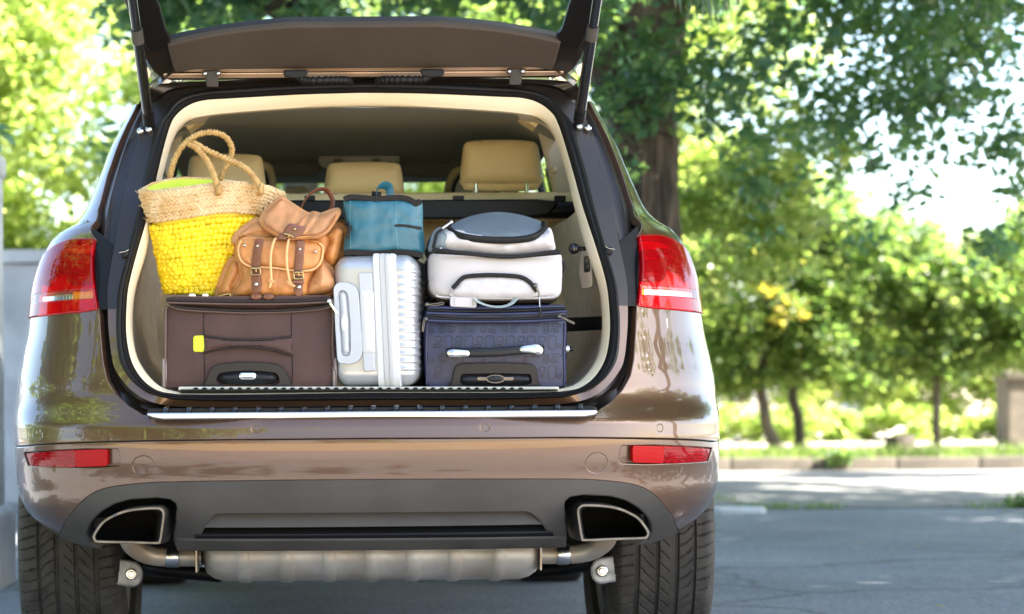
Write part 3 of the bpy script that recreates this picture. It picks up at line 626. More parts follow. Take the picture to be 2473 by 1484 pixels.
mat('lamp_dark', (.05, .01, .01), .4)
mat('lamp_reflector', (.80, .78, .76), .15, .9)
mat('amber_reflector', (.85, .35, .03), .25, .3)
mat('reflex', (.34, .002, .004), .35, 0, .0, spec=.2, bump=.8, bscale=300, bdist=.001)
lensmat('lamp_red', (.88, .010, .022), (.52, .002, .008), .35); glass('lamp_clear', (.92, .90, .88))
glass('clear_glass', (.80, .90, .84)); glass('tinted_glass', (.10, .13, .12))

XC = .105; Y0 = 5.25                      # car centre line, rearmost plane of the bumper
fR = pchip([.36, .45, .55, .75, 1.0, 1.15, 1.2, 1.3, 1.54], [.42, .55, .62, .62, .56, .50, .45, .40, .33])
fY = pchip([.36, .40, .45, .50, .555, .60, .642, .66, .69, .70, .72, .75, .80, .96, 1.14, 1.25, 1.40, 1.54, 1.6], [.13, .075, .03, .010, .002, -.008, -.012, -.009, -.003, .008, .030, .050, .066, .115, .18, .27, .40, .50, .56])
NE = 2.75; A1 = 1.25
def solve_width(sil):
    zs, ws = [], []
    for u, v in sil:                       # widest traced points of the right flank give the body width at that height
        t = (u - U0 - ROLL * (v - V0)) / F; vv = v + ROLL * (u - U0); D = 5.8; W = .9
        for i in range(12):
            z = H - (vv - V0) / F * D; R, yr = fR(z), fY(z); best = None; W = 0
            lo_, hi_ = .3, 1.2
            for k in range(30):
                W = (lo_ + hi_) / 2; m_ = (-9, 0)
                for ph in np.linspace(.5, PI / 2, 40):
                    c_, q_ = math.cos(ph), math.sin(ph); rho = (c_ ** NE + q_ ** NE) ** (-1 / NE); y = Y0 + yr + R * (1 - rho * c_); m_ = max(m_, ((XC + W * rho * q_) / y, y))
                if m_[0] > t: hi_ = W
                else: lo_ = W
            D = .5 * D + .5 * m_[1]
        zs.append(z); ws.append(W)
    o = np.argsort(zs); zs = [zs[k] for k in o]; ws = [ws[k] for k in o]
    return pchip([.34] + zs + [1.62], [ws[0] - .06] + ws + [ws[-1] - .05])
fW = solve_width([(1421, 231), (1445, 274), (1467, 313), (1489, 352), (1515, 414), (1538, 466), (1558, 505), (1584, 534), (1620, 554), (1642, 577), (1665, 622), (1683, 680), (1694, 752), (1703, 810), (1717, 870), (1728, 930), (1735, 990), (1738, 1075), (1734, 1154), (1722.7, 1200), (1703, 1233), (1673, 1262), (1640, 1288)])
def cs0(a, z):
    W, R, yr = fW(z), fR(z), fY(z); s = -1 if a < 0 else 1; a = abs(a)
    if a <= A1:
        ph = a / A1 * PI / 2; c, q = math.cos(ph), math.sin(ph); rho = (c ** NE + q ** NE) ** (-1 / NE) if c > 1e-9 else 1.0
        return Vector((s * W * rho * q, yr + R * (1 - rho * c), z))
    return Vector((s * W, yr + R + (a - A1), z))
def csn(a, z):
    e = 2e-3; da = cs0(a + e, z) - cs0(a - e, z); dz = cs0(a, z + e) - cs0(a, z - e); n = da.cross(dz); n.normalize(); return n
OFF = Vector((XC, Y0, 0))
def CS(a, z, d=0.0):
    p = cs0(a, z)
    if d: p = p - csn(a, z) * d
    return p + OFF
def to_cs(u, v):
    D = 5.45
    for i in range(60):
        p = P(u, v, D); z = p.z; W, R, yr = fW(z), fR(z), fY(z); r = min(abs(p.x - XC) / W, 1.0)
        ry = max(0, 1 - r ** NE) ** (1 / NE); D += .35 * (Y0 + yr + R * (1 - ry) - D)
    a = math.atan2(r, ry) / (PI / 2) * A1
    return (a if p.x > XC else -a, z)
def cs_y(y, z):
    W, R, yr = fW(z), fR(z), fY(z); t = y - yr
    if t >= R: return A1 + t - R
    ry = 1 - t / R; rx = (1 - ry ** NE) ** (1 / NE); return math.atan2(rx, ry) / (PI / 2) * A1
def csl(pts): return [to_cs(*p) for p in pts]
def mir(pts): return [(-a, b) for a, b in pts]

car = thing('car', 'brown SUV seen from behind with its tailgate raised and the boot full of luggage', 'car', (XC, Y0 + .95, 0))
def carpanel(name, poly, mats='car_paint', off=0.0, thick=.03, bev=.0025, step=.022, holes=(), label=None, parent=None, normals=True, **k):
    mb = MB(); panel(mb, poly, lambda a, z, d=0: CS(a, z, d + off), thick=thick, bev=bev, bpx=bev * .9, step=step, holes=holes, flip=True, norm=(csn if normals else None), **k)
    return link(name, mb, mats, parent or car, 50, label)

# ---- opening outlines, right half, pixels (bottom centre -> top centre)
LA = [(881, 1003), (1200, 1001), (1340, 999), (1440, 996), (1475, 973), (1504, 944), (1524, 908), (1532, 869), (1537, 797), (1541, 741), (1542, 680), (1542.5, 600), (1530, 500), (1502, 415), (1474, 345), (1450, 295), (1424, 245), (1400, 215), (1365, 196), (1195, 190), (1024, 187), (881, 186)]
LC = [(881, 981), (1200, 980), (1330, 978), (1390, 971), (1430, 959), (1465, 935), (1492, 902), (1507, 869), (1515, 797), (1516, 739), (1514, 680), (1498, 600), (1477, 500), (1454, 415), (1431, 345), (1412, 298), (1385, 250), (1355, 222), (1310, 208), (1195, 200), (1024, 194), (881, 192)]
LO = [(881, 967), (1200, 966), (1328, 962), (1377, 957), (1426, 941), (1458, 918), (1481, 888), (1493, 855), (1497.6, 797), (1495, 739), (1487.5, 682), (1463, 600), (1435.5, 500), (1415, 415), (1394, 345), (1379.5, 295), (1359, 270), (1332, 236), (1281, 217), (1195, 208.5), (1024, 200), (881, 198)]
LI = [(881, 949), (1200, 949), (1328, 947), (1361, 945), (1400, 937), (1432, 914.6), (1455, 882), (1467, 846), (1473, 795), (1470.5, 735), (1463, 680), (1440, 600), (1407, 500), (1383.5, 415), (1363, 345), (1347, 298), (1333, 274), (1304, 251), (1264, 238), (1195, 234), (1024, 227), (881, 225)]
LT = [(881, 944), (1200, 944), (1320, 943), (1345, 941), (1385, 932), (1415, 910), (1438, 878), (1452, 844), (1458, 795), (1456, 735), (1446, 680), (1419, 600), (1391, 500), (1371, 415), (1349, 345), (1335, 315), (1322, 298), (1300, 283), (1262, 275), (1195, 268), (1024, 258), (881, 255)]
yo = pchip([.74, .77, .96, 1.14, 1.25, 1.36, 1.55], [.11, .13, .205, .29, .375, .485, .60])   # depth of the opening plane by height
def op(u, v, dy=0.0):
    D = 5.5
    for i in range(12): D = Y0 + yo(P(u, v, D).z)
    return P(u, v, D + dy)
def full(L, f):                            # half outline to a smooth closed 3D loop, mirrored about the car's centre
    pts = [f(*p) for p in L]; pts[0].x = XC; pts[-1].x = XC
    half = path(pts, 5); left = [Vector((2 * XC - p.x, p.y, p.z)) for p in half[-2:0:-1]]
    return half + left
def surfpt(u, v, d=0.0): return CS(*to_cs(u, v), d)
def lip(u, v):                             # top of the outline leaves the rear surface for the roof edge
    if v > 236: return surfpt(u, v, .004)
    return op(u, v, -.02)

# ---- body shell
E0 = csl(LA[3:17]); zt = E0[-1][1]; zb = .645
seam = [(1382, 1057.5), (1520, 1059), (1620, 1061), (1675, 1063), (1715, 1067)]
sm = csl(seam); z_side = .618
def seamz(a): return float(np.interp(abs(a), [0, sm[0][0], sm[1][0], sm[2][0], sm[3][0], sm[4][0], 1.3], [.6478, sm[0][1], sm[1][1], sm[2][1], sm[3][1], sm[4][1], z_side]))
side = [(cs_y(.63, z_side + .005), z_side + .004), (cs_y(.66, .665), .665), (cs_y(.75, .735), .735), (cs_y(.90, .80), .80), (cs_y(.90, 1.0), 1.0), (cs_y(.90, 1.12), 1.12), (cs_y(.90, 1.17), 1.17), (cs_y(.92, 1.25), 1.25), (cs_y(.95, 1.40), 1.40), (cs_y(.95, zt), zt)]
tl_in = [(1543, 574), (1541.5, 660), (1541, 738)]
bottom = [(a, seamz(a) + .003) for a in np.linspace(0, side[0][0] - .02, 26)]
zshelf = to_cs(881, 1003)[1]
# tail light outline
tl = csl([(1543.5, 572), (1570, 569.5), (1600, 571), (1625, 580), (1648, 597)]) 
tl_top_side = [(1.2, 1.115), (cs_y(.62, 1.085), 1.085)]
tl_bot = [(cs_y(.64, .955), .955)] + csl([(1694, 757), (1660, 751), (1620, 747), (1580, 744), (1541.5, 738.5)])
TL = tl + [(cs_y(.60, 1.10), 1.10), (cs_y(.68, 1.06), 1.06), (cs_y(.70, 1.0), 1.0)] + tl_bot
half = bottom + side + E0[::-1]
half = [p for p in half]
poly = half + [(-a, z) for a, z in half[::-1]]
# the light sits in a notch: quarter panel outline follows E0, the light is a hole's neighbour -> subtract by routing around it
q = bottom + side
gap = .003
E_up = [p for p in E0[::-1] if p[1] > tl[0][1] + .004]; E_dn = [p for p in E0[::-1] if p[1] < tl_bot[-1][1] - .004]
def grow(pts, d):
    L = np.array(pts); t = np.roll(L, -1, 0) - np.roll(L, 1, 0); t /= np.linalg.norm(t, axis=1)[:, None]; n = np.stack([t[:, 1], -t[:, 0]], 1) * (1 if area(pts) > 0 else -1); return [tuple(x) for x in L + n * d]
TLg = grow(TL, gap)
Rh = q + E_up + TLg[:-0 or None] + E_dn
bodyh = Rh
poly = bodyh + [(-a, z) for a, z in bodyh[::-1]]
sensors_up = [to_cs(1594, 1034), to_cs(1171, 1033)]; 
def disc(c, r, n=20): return [(c[0] + r * math.cos(2 * PI * k / n), c[1] + r * math.sin(2 * PI * k / n)) for k in range(n)]
hol = [disc((s * c[0], c[1]), .0105) for c in sensors_up for s in (1, -1)]
carpanel('body_shell', poly, holes=hol, thick=.02, step=.02)
for c in sensors_up:
    for s in (1, -1): carpanel('parking_sensor', disc((s * c[0], c[1]), .0083, 16), off=.0008, thick=.015, bev=.001, step=.01)
# dark backing behind the panel gaps
mb = MB()
for s in (1, -1):
    mb.grid([[CS(s * a, z, .028) for a in np.linspace(.0, A1 + .02, 30)] for z in np.linspace(.575, .69, 8)], flip=(s < 0))
    mb.grid([[CS(s * a, z, .028) for a in np.linspace(.0, .86, 30)] for z in np.linspace(.51, .575, 5)], flip=(s < 0))
    mb.grid([[CS(s * a, z, .05) for a in np.linspace(.74, A1 + .02, 20)] for z in np.linspace(.69, 1.15, 24)], flip=(s < 0))
link('body_backing', mb, 'dark_void', car)

# ---- rear lights: dark red housing, reflectors behind a red lens
for s in (1, -1):
    f = (lambda p: p) if s == 1 else mir
    T = f(TL)
    lamp = carpanel('tail_light', grow(T, -.002), 'lamp_housing', off=.022, thick=.02, step=.03, normals=False)
    zs0, zs1 = tl_bot[-1][1] + .024, tl_bot[-1][1] + .052            # clear reversing strip
    ai, ao = tl_in_a, tl_out_a = abs(tl_bot[-1][0]) + .012, abs(tl_bot[1][0]) - .03
    strip = f([(ai, zs0), (ao, zs0 - .002), (ao + .006, zs1 - .004), (ai, zs1)])
    carpanel('lens', grow(T, -.001), 'lamp_red', off=-.004, thick=.012, bev=.004, step=.025, holes=[strip], parent=lamp)
    carpanel('reversing_lens', grow(strip, -.0008), 'lamp_clear', off=-.0035, thick=.008, bev=.0015, step=.02, parent=lamp)
    def ia(z): return abs(tl_bot[-1][0]) + (tl[0][0] - abs(tl_bot[-1][0])) * (z - tl_bot[-1][1]) / (tl[0][1] - tl_bot[-1][1]) + .012
    def fit(pts, f=f): return f([(ia(z) + (a - ai) / (ao - ai) * (ao - ia(z)), z) for a, z in pts])
    mb = MB(); am = ai + (ao - ai) * .24
    for i in range(26):
        a0 = ai + (ao - ai) * i / 26; a1 = ai + (ao - ai) * (i + .86) / 26
        panel(mb, f([(a0, zs0 + .001), (a1, zs0 + .001), (a1, zs1 - .001), (a0, zs1 - .001)]), lambda a, z, d=0: CS(a, z, d + .014), thick=.008, bev=.002, bpx=.001, step=.05, flip=True, m=1 if (s < 0 and i < 7 and i > 0) or (s > 0 and i < 2) else 0)
    link('reversing_reflector', mb, ['lamp_reflector', 'amber_reflector'], lamp, 40)
    # light guide blocks in bent rows round the outer edge, and the C shaped lamp in the middle
    mb = MB(); ztop, zlo = tl[0][1] - .026, zs1 + .022
    def row(frac):
        pts = []
        for k in range(13):
            t = k / 12
            if t < .5: pts.append((ai + .03 + (ao - ai - .055 - frac * .07) * (t / .5) ** .9, ztop - frac * .052 - .012 * (t / .5) ** 3))
            else:
                q_ = (t - .5) / .5; pts.append((ai + .03 + (ao - ai - .055 - frac * .07) + .012 * math.sin(PI * q_), ztop - frac * .052 - .012 - (ztop - frac * .052 - .012 - zlo) * q_))
        return spl(pts, 4, closed=False)
    for fr in (0, .42, .8):
        r0 = row(fr); st_ = 3
        for k in range(6, len(r0) - 4, st_):
            p, q2 = np.array(r0[k]), np.array(r0[k + st_ - 1]); t = q2 - p; L = np.linalg.norm(t); t /= L; nn = np.array([-t[1], t[0]]) * .0062; e = t * L * .06
            panel(mb, fit([tuple(p + e - nn), tuple(q2 - e - nn), tuple(q2 - e + nn), tuple(p + e + nn)]), lambda a, z, d=0: CS(a, z, d + .010), thick=.012, bev=.002, bpx=.0012, step=.05, flip=True)
    link('light_guide', mb, 'lamp_dark', lamp, 40)
    cc = (ai + .052, (ztop + zlo) / 2 - .006)
    ring_o = rnd([(cc[0] - .050, cc[1] - .036), (cc[0] + .036, cc[1] - .036), (cc[0] + .052, cc[1] - .01), (cc[0] + .052, cc[1] + .040), (cc[0] - .050, cc[1] + .040)], [.004, .02, .012, .012, .004])
    ring_i = rnd([(cc[0] - .050 + .004, cc[1] - .024), (cc[0] + .030, cc[1] - .024), (cc[0] + .040, cc[1] - .006), (cc[0] + .040, cc[1] + .030), (cc[0] - .046, cc[1] + .030)], .008)
    carpanel('lamp_ring', fit(ring_o), 'lamp_dark', off=.008, thick=.014, step=.02, holes=[fit(ring_i)], parent=lamp, normals=False)
    carpanel('lamp_core', fit(rnd([(cc[0] - .028, cc[1] - .012), (cc[0] + .026, cc[1] - .012), (cc[0] + .026, cc[1] + .018), (cc[0] - .028, cc[1] + .018)], .006)), 'lamp_dark', off=.012, thick=.01, step=.02, parent=lamp, normals=False)

# ---- lower bumper: painted part with fog reflector pockets
tb = [(881, 1157), (1100, 1156), (1328, 1156), (1427, 1157.5), (1512, 1165.5), (1558, 1178.6), (1591, 1203), (1617.5, 1236), (1634, 1269), (1638, 1287)]
TB = spl(csl(tb), 4, closed=False); TB[0] = (0, TB[0][1])
bc = csl([(1673, 1262), (1703, 1233), (1722, 1200)])
arch = [(max(bc[-1][0] + .004, A1 - .02), .545), (A1, .58), (cs_y(.63, z_side - .004), z_side - .004)]
up = [(a, seamz(a) - .003) for a in np.linspace(side[0][0] - .02, 0, 26)]
bh = TB + bc + arch + up
bump = bh + [(-a, z) for a, z in bh[::-1]]
fogo = csl([(1500, 1075), (1580, 1073.5), (1660, 1077), (1722, 1081), (1712, 1116), (1640, 1121), (1560, 1124), (1497, 1122), (1492, 1110)])
fogo = rnd(fogo, .004)
towc = to_cs(1441.5, 1118.5)
def tow(r): return disc((towc[0], towc[1]), r, 28)
holes = []
for s in (1, -1):
    f = (lambda p: p) if s == 1 else mir
    holes += [f(fogo), f(tow(.0255))]
carpanel('bumper', bump, holes=holes, thick=.012, step=.02)
for s in (1, -1):
    f = (lambda p: p) if s == 1 else mir
    carpanel('tow_eye_cover', f(tow(.0231)), off=.0006, thick=.012, bev=.0012, step=.014)
    carpanel('fog_pocket', f(grow(fogo, .004)), off=.014, thick=.012, step=.03)
    l0 = f(rnd(csl([(1530, 1078), (1604, 1079.5), (1602.5, 1119), (1530, 1117)]), .004)); l1 = f(rnd(csl([(1605, 1079.5), (1660, 1081), (1716, 1086), (1706, 1117), (1660, 1120), (1603.5, 1119)]), .003))
    fog = carpanel('fog_light', l1, 'lamp_housing', off=.014, thick=.01, bev=.001, step=.03, normals=False)
    carpanel('fog_lens', l1, 'lamp_red', off=.001, thick=.012, bev=.0012, step=.02, parent=fog)
    carpanel('reflector', l0, 'reflex', off=.001, thick=.012, bev=.0015, step=.02, parent=fog)
    for k in range(4):
        za = l1[0][1]; a0, a1 = to_cs(1612, 1090)[0], to_cs(1706, 1096)[0]; zz = to_cs(1612, 1086 + 9 * k)[1]
        carpanel('lamp_bar', f([(a0, zz - .0022), (a1, zz - .0026), (a1, zz + .0012), (a0, zz + .0022)]), 'lamp_dark', off=.007, thick=.006, bev=.001, step=.04, parent=fog, normals=False)

# ---- grey lower trim with exhaust cut-outs and a centre recess
cut = csl([(1362, 1260), (1359.5, 1223), (1363, 1210), (1377.6, 1198), (1410.5, 1193.4), (1476, 1196.7), (1512.4, 1206.6), (1545, 1226), (1571.5, 1256), (1578, 1282), (1568, 1305), (1545, 1316.7)])
low = csl([(1638, 1288), (1614, 1298.6), (1571.5, 1313.4), (1545, 1316.7)])
cb = csl([(1364, 1314), (1120, 1318)]); zc = to_cs(881, 1322)[1]
th = [(a, z - .004) for a, z in TB[:-1]] + low + cut[::-1] + cb + [(0, zc)]
rec = rnd(csl([(518, 1240), (1276, 1234.5), (1300, 1250), (1329, 1292), (478, 1300), (500, 1260)]), .008)
trim = th + [(-a, z) for a, z in th[::-1][1:-1]]
carpanel('bumper_trim', trim, 'trim_plastic', off=.001, thick=.035, bev=.004, step=.022, holes=[rec], normals=False)
# edge return round the exhaust cut-outs is the trim's own thickness; panel inside the recess
carpanel('hitch_cover', grow(csl([(530, 1244), (1264, 1239), (1310, 1268), (492, 1275)]), .0), 'trim_plastic', off=.004, thick=.03, bev=.003, step=.05, normals=False, wr=lambda a, z: .9 * (z - .44))
carpanel('recess_slot', grow(rec, .006), 'dark_void', off=.045, thick=.01, step=.06, normals=False)
carpanel('recess_lip', csl([(474, 1294), (1333, 1286.5), (1337, 1299), (470, 1306)]), 'black_plastic', off=-.002, thick=.04, bev=.003, step=.05, normals=False)
carpanel('lower_lip', csl([(430, 1303), (1364, 1296.5), (1366, 1316), (428, 1324)]), 'trim_plastic', off=-.006, thick=.05, bev=.004, step=.05, normals=False)
mb = MB()
mb.box((XC, Y0 + .13, .447), (.62, .012, .010)); link('tow_bar', mb, 'reflex', car, 0)

# ---- exhausts
tipo = spl([(1400, 1222), (1414, 1217.5), (1460, 1219.5), (1499, 1227), (1538.7, 1246), (1559, 1268), (1569, 1287), (1565, 1299), (1553, 1303.5), (1480, 1306), (1414, 1308.5), (1403, 1302), (1397, 1270), (1393, 1235)], 4)
def shrink(p, d): return grow(p, -d)
for s in (1, -1):
    f3 = (lambda p: p) if s == 1 else (lambda p: Vector((2 * XC - p.x, p.y, p.z)))
    mb = MB(); o = shrink(tipo, 1.2); i_ = shrink(tipo, 6.0)
    panel(mb, o, lambda u, v, d=0: f3(P(u, v, 5.255) + Vector((0, d, 0))), thick=.012, bev=.004, bpx=1.2, step=8, holes=[i_], flip=(s < 0))
    # the outer sleeve widens inwards and back
    cx = sum(p[0] for p in o) / len(o); cyy = sum(p[1] for p in o) / len(o); rows = []
    for (d, g, du) in ((.010, 1.004, 0), (.02, 1.02, 0), (.05, 1.045, -2), (.11, 1.06, -5), (.17, 1.03, -9)):
        rows.append([f3(P(cx + du + (u - cx) * g, cyy + (v - cyy) * g, 5.255) + Vector((0, d, 0))) for u, v in o])
    mb.grid(rows, closed=True, flip=(s < 0)); tip = link('exhaust_tip', mb, 'tip_steel', car, 60)
    mb = MB(); rows = [[f3(P(cx + (u - cx) * g, cyy + (v - cyy) * g, 5.258 + d)) for u, v in i_] for d, g in ((0, .99), (.02, .96), (.25, .9), (.26, .02))]
    mb.grid(rows, closed=True, flip=(s > 0)); link('bore', mb, 'dark_void', tip, 60)
mb = MB(); mu = lambda u, D=5.62: P(u, 1350, D).x
prof = []
x0, x1 = mu(486), mu(1310); zc, rz = P(881, 1339, 5.62).z, .072
for (t, r) in ((0, .01), (.002, .40), (.012, .72), (.03, .90), (.055, 1.0)): prof.append((x0 + t, r))
for (ua, ub) in ((577, 601), (679, 706), (782, 808), (881, 908), (981, 1010), (1083, 1107), (1188, 1210)):
    a, b = mu(ua), mu(ub); prof += [(a - .007, 1.0), (a - .002, 1.03), (a + .003, 1.06), (b - .003, 1.06), (b + .002, 1.03), (b + .007, 1.0)]
for (t, r) in ((.055, 1.0), (.03, .90), (.012, .72), (.002, .40), (0, .01)): prof.append((x1 - t, r))
mtx = Matrix(((1, 0, 0, 0), (0, .16, 0, 5.71), (0, 0, rz, zc), (0, 0, 0, 1)))
mb.lathe(prof, 40, mtx=mtx); muf = link('muffler', mb, 'muffler_metal', car, 50)
for s in (1, -1):
    f3 = (lambda p: p) if s == 1 else (lambda p: Vector((2 * XC - p.x, p.y, p.z)))
    mb = MB(); pts = [f3(P(u, v, d)) for u, v, d in [(1290, 1340, 5.66), (1335, 1340, 5.66), (1395, 1338, 5.65), (1435, 1328, 5.63), (1462, 1308, 5.60), (1472, 1285, 5.58)]]
    mb.tube(path(pts, 5), .024, 14); link('exhaust_pipe', mb, 'pipe_metal', muf, 60)
    mb = MB(); mb.tube([f3(P(u, v, 5.652)) for u, v in ((1344, 1339), (1348, 1339), (1372, 1338.5), (1376, 1338))], [.025, .0275, .0275, .025], 16); link('pipe_clamp', mb, 'steel', muf, 50)
    mb = MB(); mb.box(f3(P(1302, 1342, 5.62)), (.004, .10, .066)); link('hanger_plate', mb, 'pipe_metal', muf, 0)
    # suspension arm bracket with its bolt
    mb = MB(); pl = spl([(1434, 1368), (1440, 1358), (1454, 1353), (1498, 1348), (1502, 1375), (1498, 1396), (1470, 1402), (1448, 1405), (1436, 1395), (1432, 1380)], 3)
    panel(mb, pl, lambda u, v, d=0: f3(P(u, v, 5.86 + d)), thick=.09, bev=.006, step=8, flip=(s < 0)); br = link('suspension_bracket', mb, 'cast_alloy', car, 50)
    mb = MB(); panel(mb, ell(1455, 1380, 11, 11, 18), lambda u, v, d=0: f3(P(u, v, 5.848 + d)), thick=.02, bev=.003, step=8, holes=[], flip=(s < 0)); panel(mb, ell(1455, 1380, 7, 7, 6), lambda u, v, d=0: f3(P(u, v, 5.838 + d)), thick=.02, bev=.002, step=8, flip=(s < 0))
    link('bolt', mb, 'steel', br, 40)
    mb = MB(); mb.tube([f3(P(u, v, d)) for u, v, d in ((1440, 1360, 5.95), (1380, 1372, 6.1), (1230, 1385, 6.2))], [.02, .018, .02], 10); link('suspension_arm', mb, 'black_plastic', car, 60)
mb = MB(); mb.box((XC, 6.0, .60), (1.45, .9, .30)); mb.box((XC, 7.7, .36), (1.5, 3.2, .14)); mb.box((XC, 6.2, .33), (1.0, .10, .07)); link('underbody', mb, 'dark_void', car, 0)
mb = MB(); mb.box((XC, 5.62, .50), (1.2, .25, .12)); link('bumper_beam', mb, 'dark_void', car, 0)

# ---- wheels: treaded tyres
RT, WT = .372, .268
def tyre_mesh(dense):
    na = 760 if dense else 120; xs = []
    prof = []
    nx = 84 if dense else 24
    mb = MB(); rows = []
    for i in range(na):
        th = 2 * PI * i / na; row = []; s = th * RT
        for j in range(nx + 1):
            x = -WT / 2 + WT * j / nx; t = abs(x) / (WT / 2)
            r = RT - .004 * t * t - (.03 * max(0, (t - .80) / .20) ** 2.2)
            g = 0
            if dense and t < .97:
                for gx, gw in ((-.072, .0055), (-.018, .0050), (.032, .0050), (.078, .0030)):
                    if abs(x - gx) < gw: g = .0075
                def sipe(ph, per, wd): return abs(((ph / per) % 1) - .5) * per < wd
                if not g:
                    if x > .085 and sipe(s + .006 * math.sin(x * 60), .030, .0018): g = .005
                    elif .036 < x < .075 and sipe(s + (x - .036) * .18 + 2.6 * (x - .036) ** 2 * 6, .030, .0016): g = .005
                    elif -.066 < x < -.022 and sipe(s - (x + .066) * 1.05, .034, .0017): g = .005
                    elif -.012 < x < .010 and sipe(s - (x + .066) * 1.05, .034, .0017): g = .005
                    elif x < -.078 and sipe(s + .2 * x, .028, .0016): g = .005
            r -= g
            row.append((x, r * math.cos(th), r * math.sin(th)))
        rows.append(row)
    rows.append(rows[0])
    mb.grid(rows, flip=False)
    for sx in (-1, 1):
        rr = [[(sx * x, r * math.cos(2 * PI * i / 60), r * math.sin(2 * PI * i / 60)) for i in range(60)] for x, r in ((WT / 2, RT - .034), (WT / 2 + .006, RT - .055), (WT / 2 + .007, RT - .09), (WT / 2 - .004, .255), (WT / 2 - .03, .25))]
        mb.grid(rr, closed=True, flip=(sx < 0))
    return mb
def wheel(name, x, y, tyre_obj, rim_obj, flip):
    w_ = bpy.data.objects.new('wheel', None); C.objects.link(w_); w_.parent = car; w_.location = (x - XC, y - (Y0 + .95), RT - .004); w_.rotation_euler.z = PI if flip else 0
    for src in (tyre_obj, rim_obj):
        c = src.copy(); C.objects.link(c); c.parent = w_; c.location = (0, 0, 0)
    return w_
td = link('tyre', tyre_mesh(True), 'tyre_rubber', None, 35); tp = link('tyre', tyre_mesh(False), 'tyre_rubber', None, 60)
mb = MB(); mb.lathe([(WT / 2 - .03, .252), (WT / 2 - .01, .25), (WT / 2 - .02, .235), (WT / 2 - .10, .225), (-WT / 2 + .03, .225), (-WT / 2 + .02, .25)], 48)
for k in range(5):
    a = 2 * PI * k / 5
    for e in (-.09, .09): mb.tube([(WT / 2 - .02, .04 * math.cos(a + e), .04 * math.sin(a + e)), (WT / 2 - .015, .235 * math.cos(a + e), .235 * math.sin(a + e))], [.022, .016], 6)
mb.lathe([(WT / 2 - .01, .001), (WT / 2 - .01, .07), (WT / 2 - .05, .08)], 24); mb.lathe([(-.02, .02), (-.02, .17), (.0, .17), (0, .02)], 32)
rim = link('rim', mb, 'silver_alloy', None, 50)
for (x, y, fl, t_) in ((XC + .778, 6.2, False, td), (XC - .778, 6.2, True, td), (XC + .795, 9.08, False, tp), (XC - .795, 9.08, True, tp)): wheel('wheel', x, y, t_, rim, fl)
for o_ in (td, tp, rim): bpy.data.objects.remove(o_)
# arch lips and inner liners
for s in (1, -1):
    for yc in (6.2, 9.08):
        mb = MB(); mb.tube([(XC + s * (fW(.62) - .004 - .10 * max(0, abs(math.cos(t)) - .8)), yc + .415 * math.cos(t), .372 + .415 * math.sin(t)) for t in np.linspace(.05, PI - .62, 40)], .014, 8, up=(s, 0, 0), flat=(.9, 1.2)); link('wheel_arch_lip', mb, 'gloss_black', car, 50)
        mb = MB(); mb.grid([[(XC + s * q, yc + .43 * math.cos(t), .372 + .43 * math.sin(t)) for t in np.linspace(.15, PI - .5, 24)] for q in (.60, .78)]); link('arch_liner', mb, 'black_plastic', car, 60)

# ---- flank, roof and glasshouse ahead of the rear corner (little of it shows)
def sx(z, y):
    t = max(0, (y - 3.6) / 1.0); return (fW(min(z, 1.6)) + .012 * (1 - t)) - .16 * t * t
YF = 4.45
for s in (1, -1):
    zz = [.36, .46, .6, .7, .8, .9, 1.0, 1.08, 1.15]
    pl = [(.905, .80), (.905, 1.17), (YF, 1.05), (YF, .40)]
    arc = lambda yc, a0, a1: [(yc - Y0 + .412 * math.cos(t), .372 + .412 * math.sin(t)) for t in np.linspace(a0, a1, 14)]
    pl = [(.905, 1.165), (.905, .80)] + arc(6.2, PI / 2 + .12, .12) + [(1.38, .36), (3.40, .36)] + arc(9.08, PI - .12, .12) + [(YF, .45), (YF, .95), (3.2, 1.12)]
    mb = MB(); panel(mb, pl, lambda y, z, d=0: Vector((XC + s * (sx(z, y) - d), Y0 + y, z)), thick=.03, bev=.003, bpx=.003, step=.06, flip=(s > 0)); link('body_side', mb, 'car_paint', car, 60)
    gl = [(.98, 1.19), (3.05, 1.14), (2.2, 1.50), (1.02, 1.52)]
    mb = MB(); panel(mb, gl, lambda y, z, d=0: Vector((XC + s * (sx(z, y) - .012 - d), Y0 + y, z)), thick=.004, bev=.001, bpx=.001, step=.1, flip=(s > 0)); link('side_window', mb, 'tinted_glass', car, 60)
    for (pa, pb) in (((1.9, 1.16), (1.82, 1.52)), ((3.2, 1.10), (2.25, 1.56)), ((.96, 1.17), (.96, 1.55))):
        mb = MB(); mb.tube([(XC + s * (sx(pa[1] + (pb[1] - pa[1]) * t, pa[0]) - .02), Y0 + pa[0] + (pb[0] - pa[0]) * t, pa[1] + (pb[1] - pa[1]) * t) for t in np.linspace(0, 1, 6)], .04, 8, up=(1, 0, 0), flat=(.35, 1)); link('pillar', mb, 'gloss_black', car, 50)
    mb = MB(); mb.tube([(XC + s * .575, Y0 + y, z) for y, z in ((.62, 1.60), (.8, 1.645), (1.2, 1.668), (2.2, 1.665), (2.5, 1.64))], .018, 8); link('roof_rail', mb, 'silver_alloy', car, 60)
rows = []
for y, z, hw in ((.555, 1.585, .545), (.60, 1.605, .56), (.8, 1.625, .575), (1.2, 1.645, .59), (1.8, 1.65, .60), (2.3, 1.625, .595), (2.5, 1.60, .59)):
    rows.append([(XC + hw * t, Y0 + y, z + .045 * (1 - abs(t) ** 2.2) - .035 * max(0, abs(t) - .9) * 10) for t in np.linspace(-1, 1, 21)])
mb = MB(); mb.grid(rows); link('roof', mb, 'car_paint', car, 60)
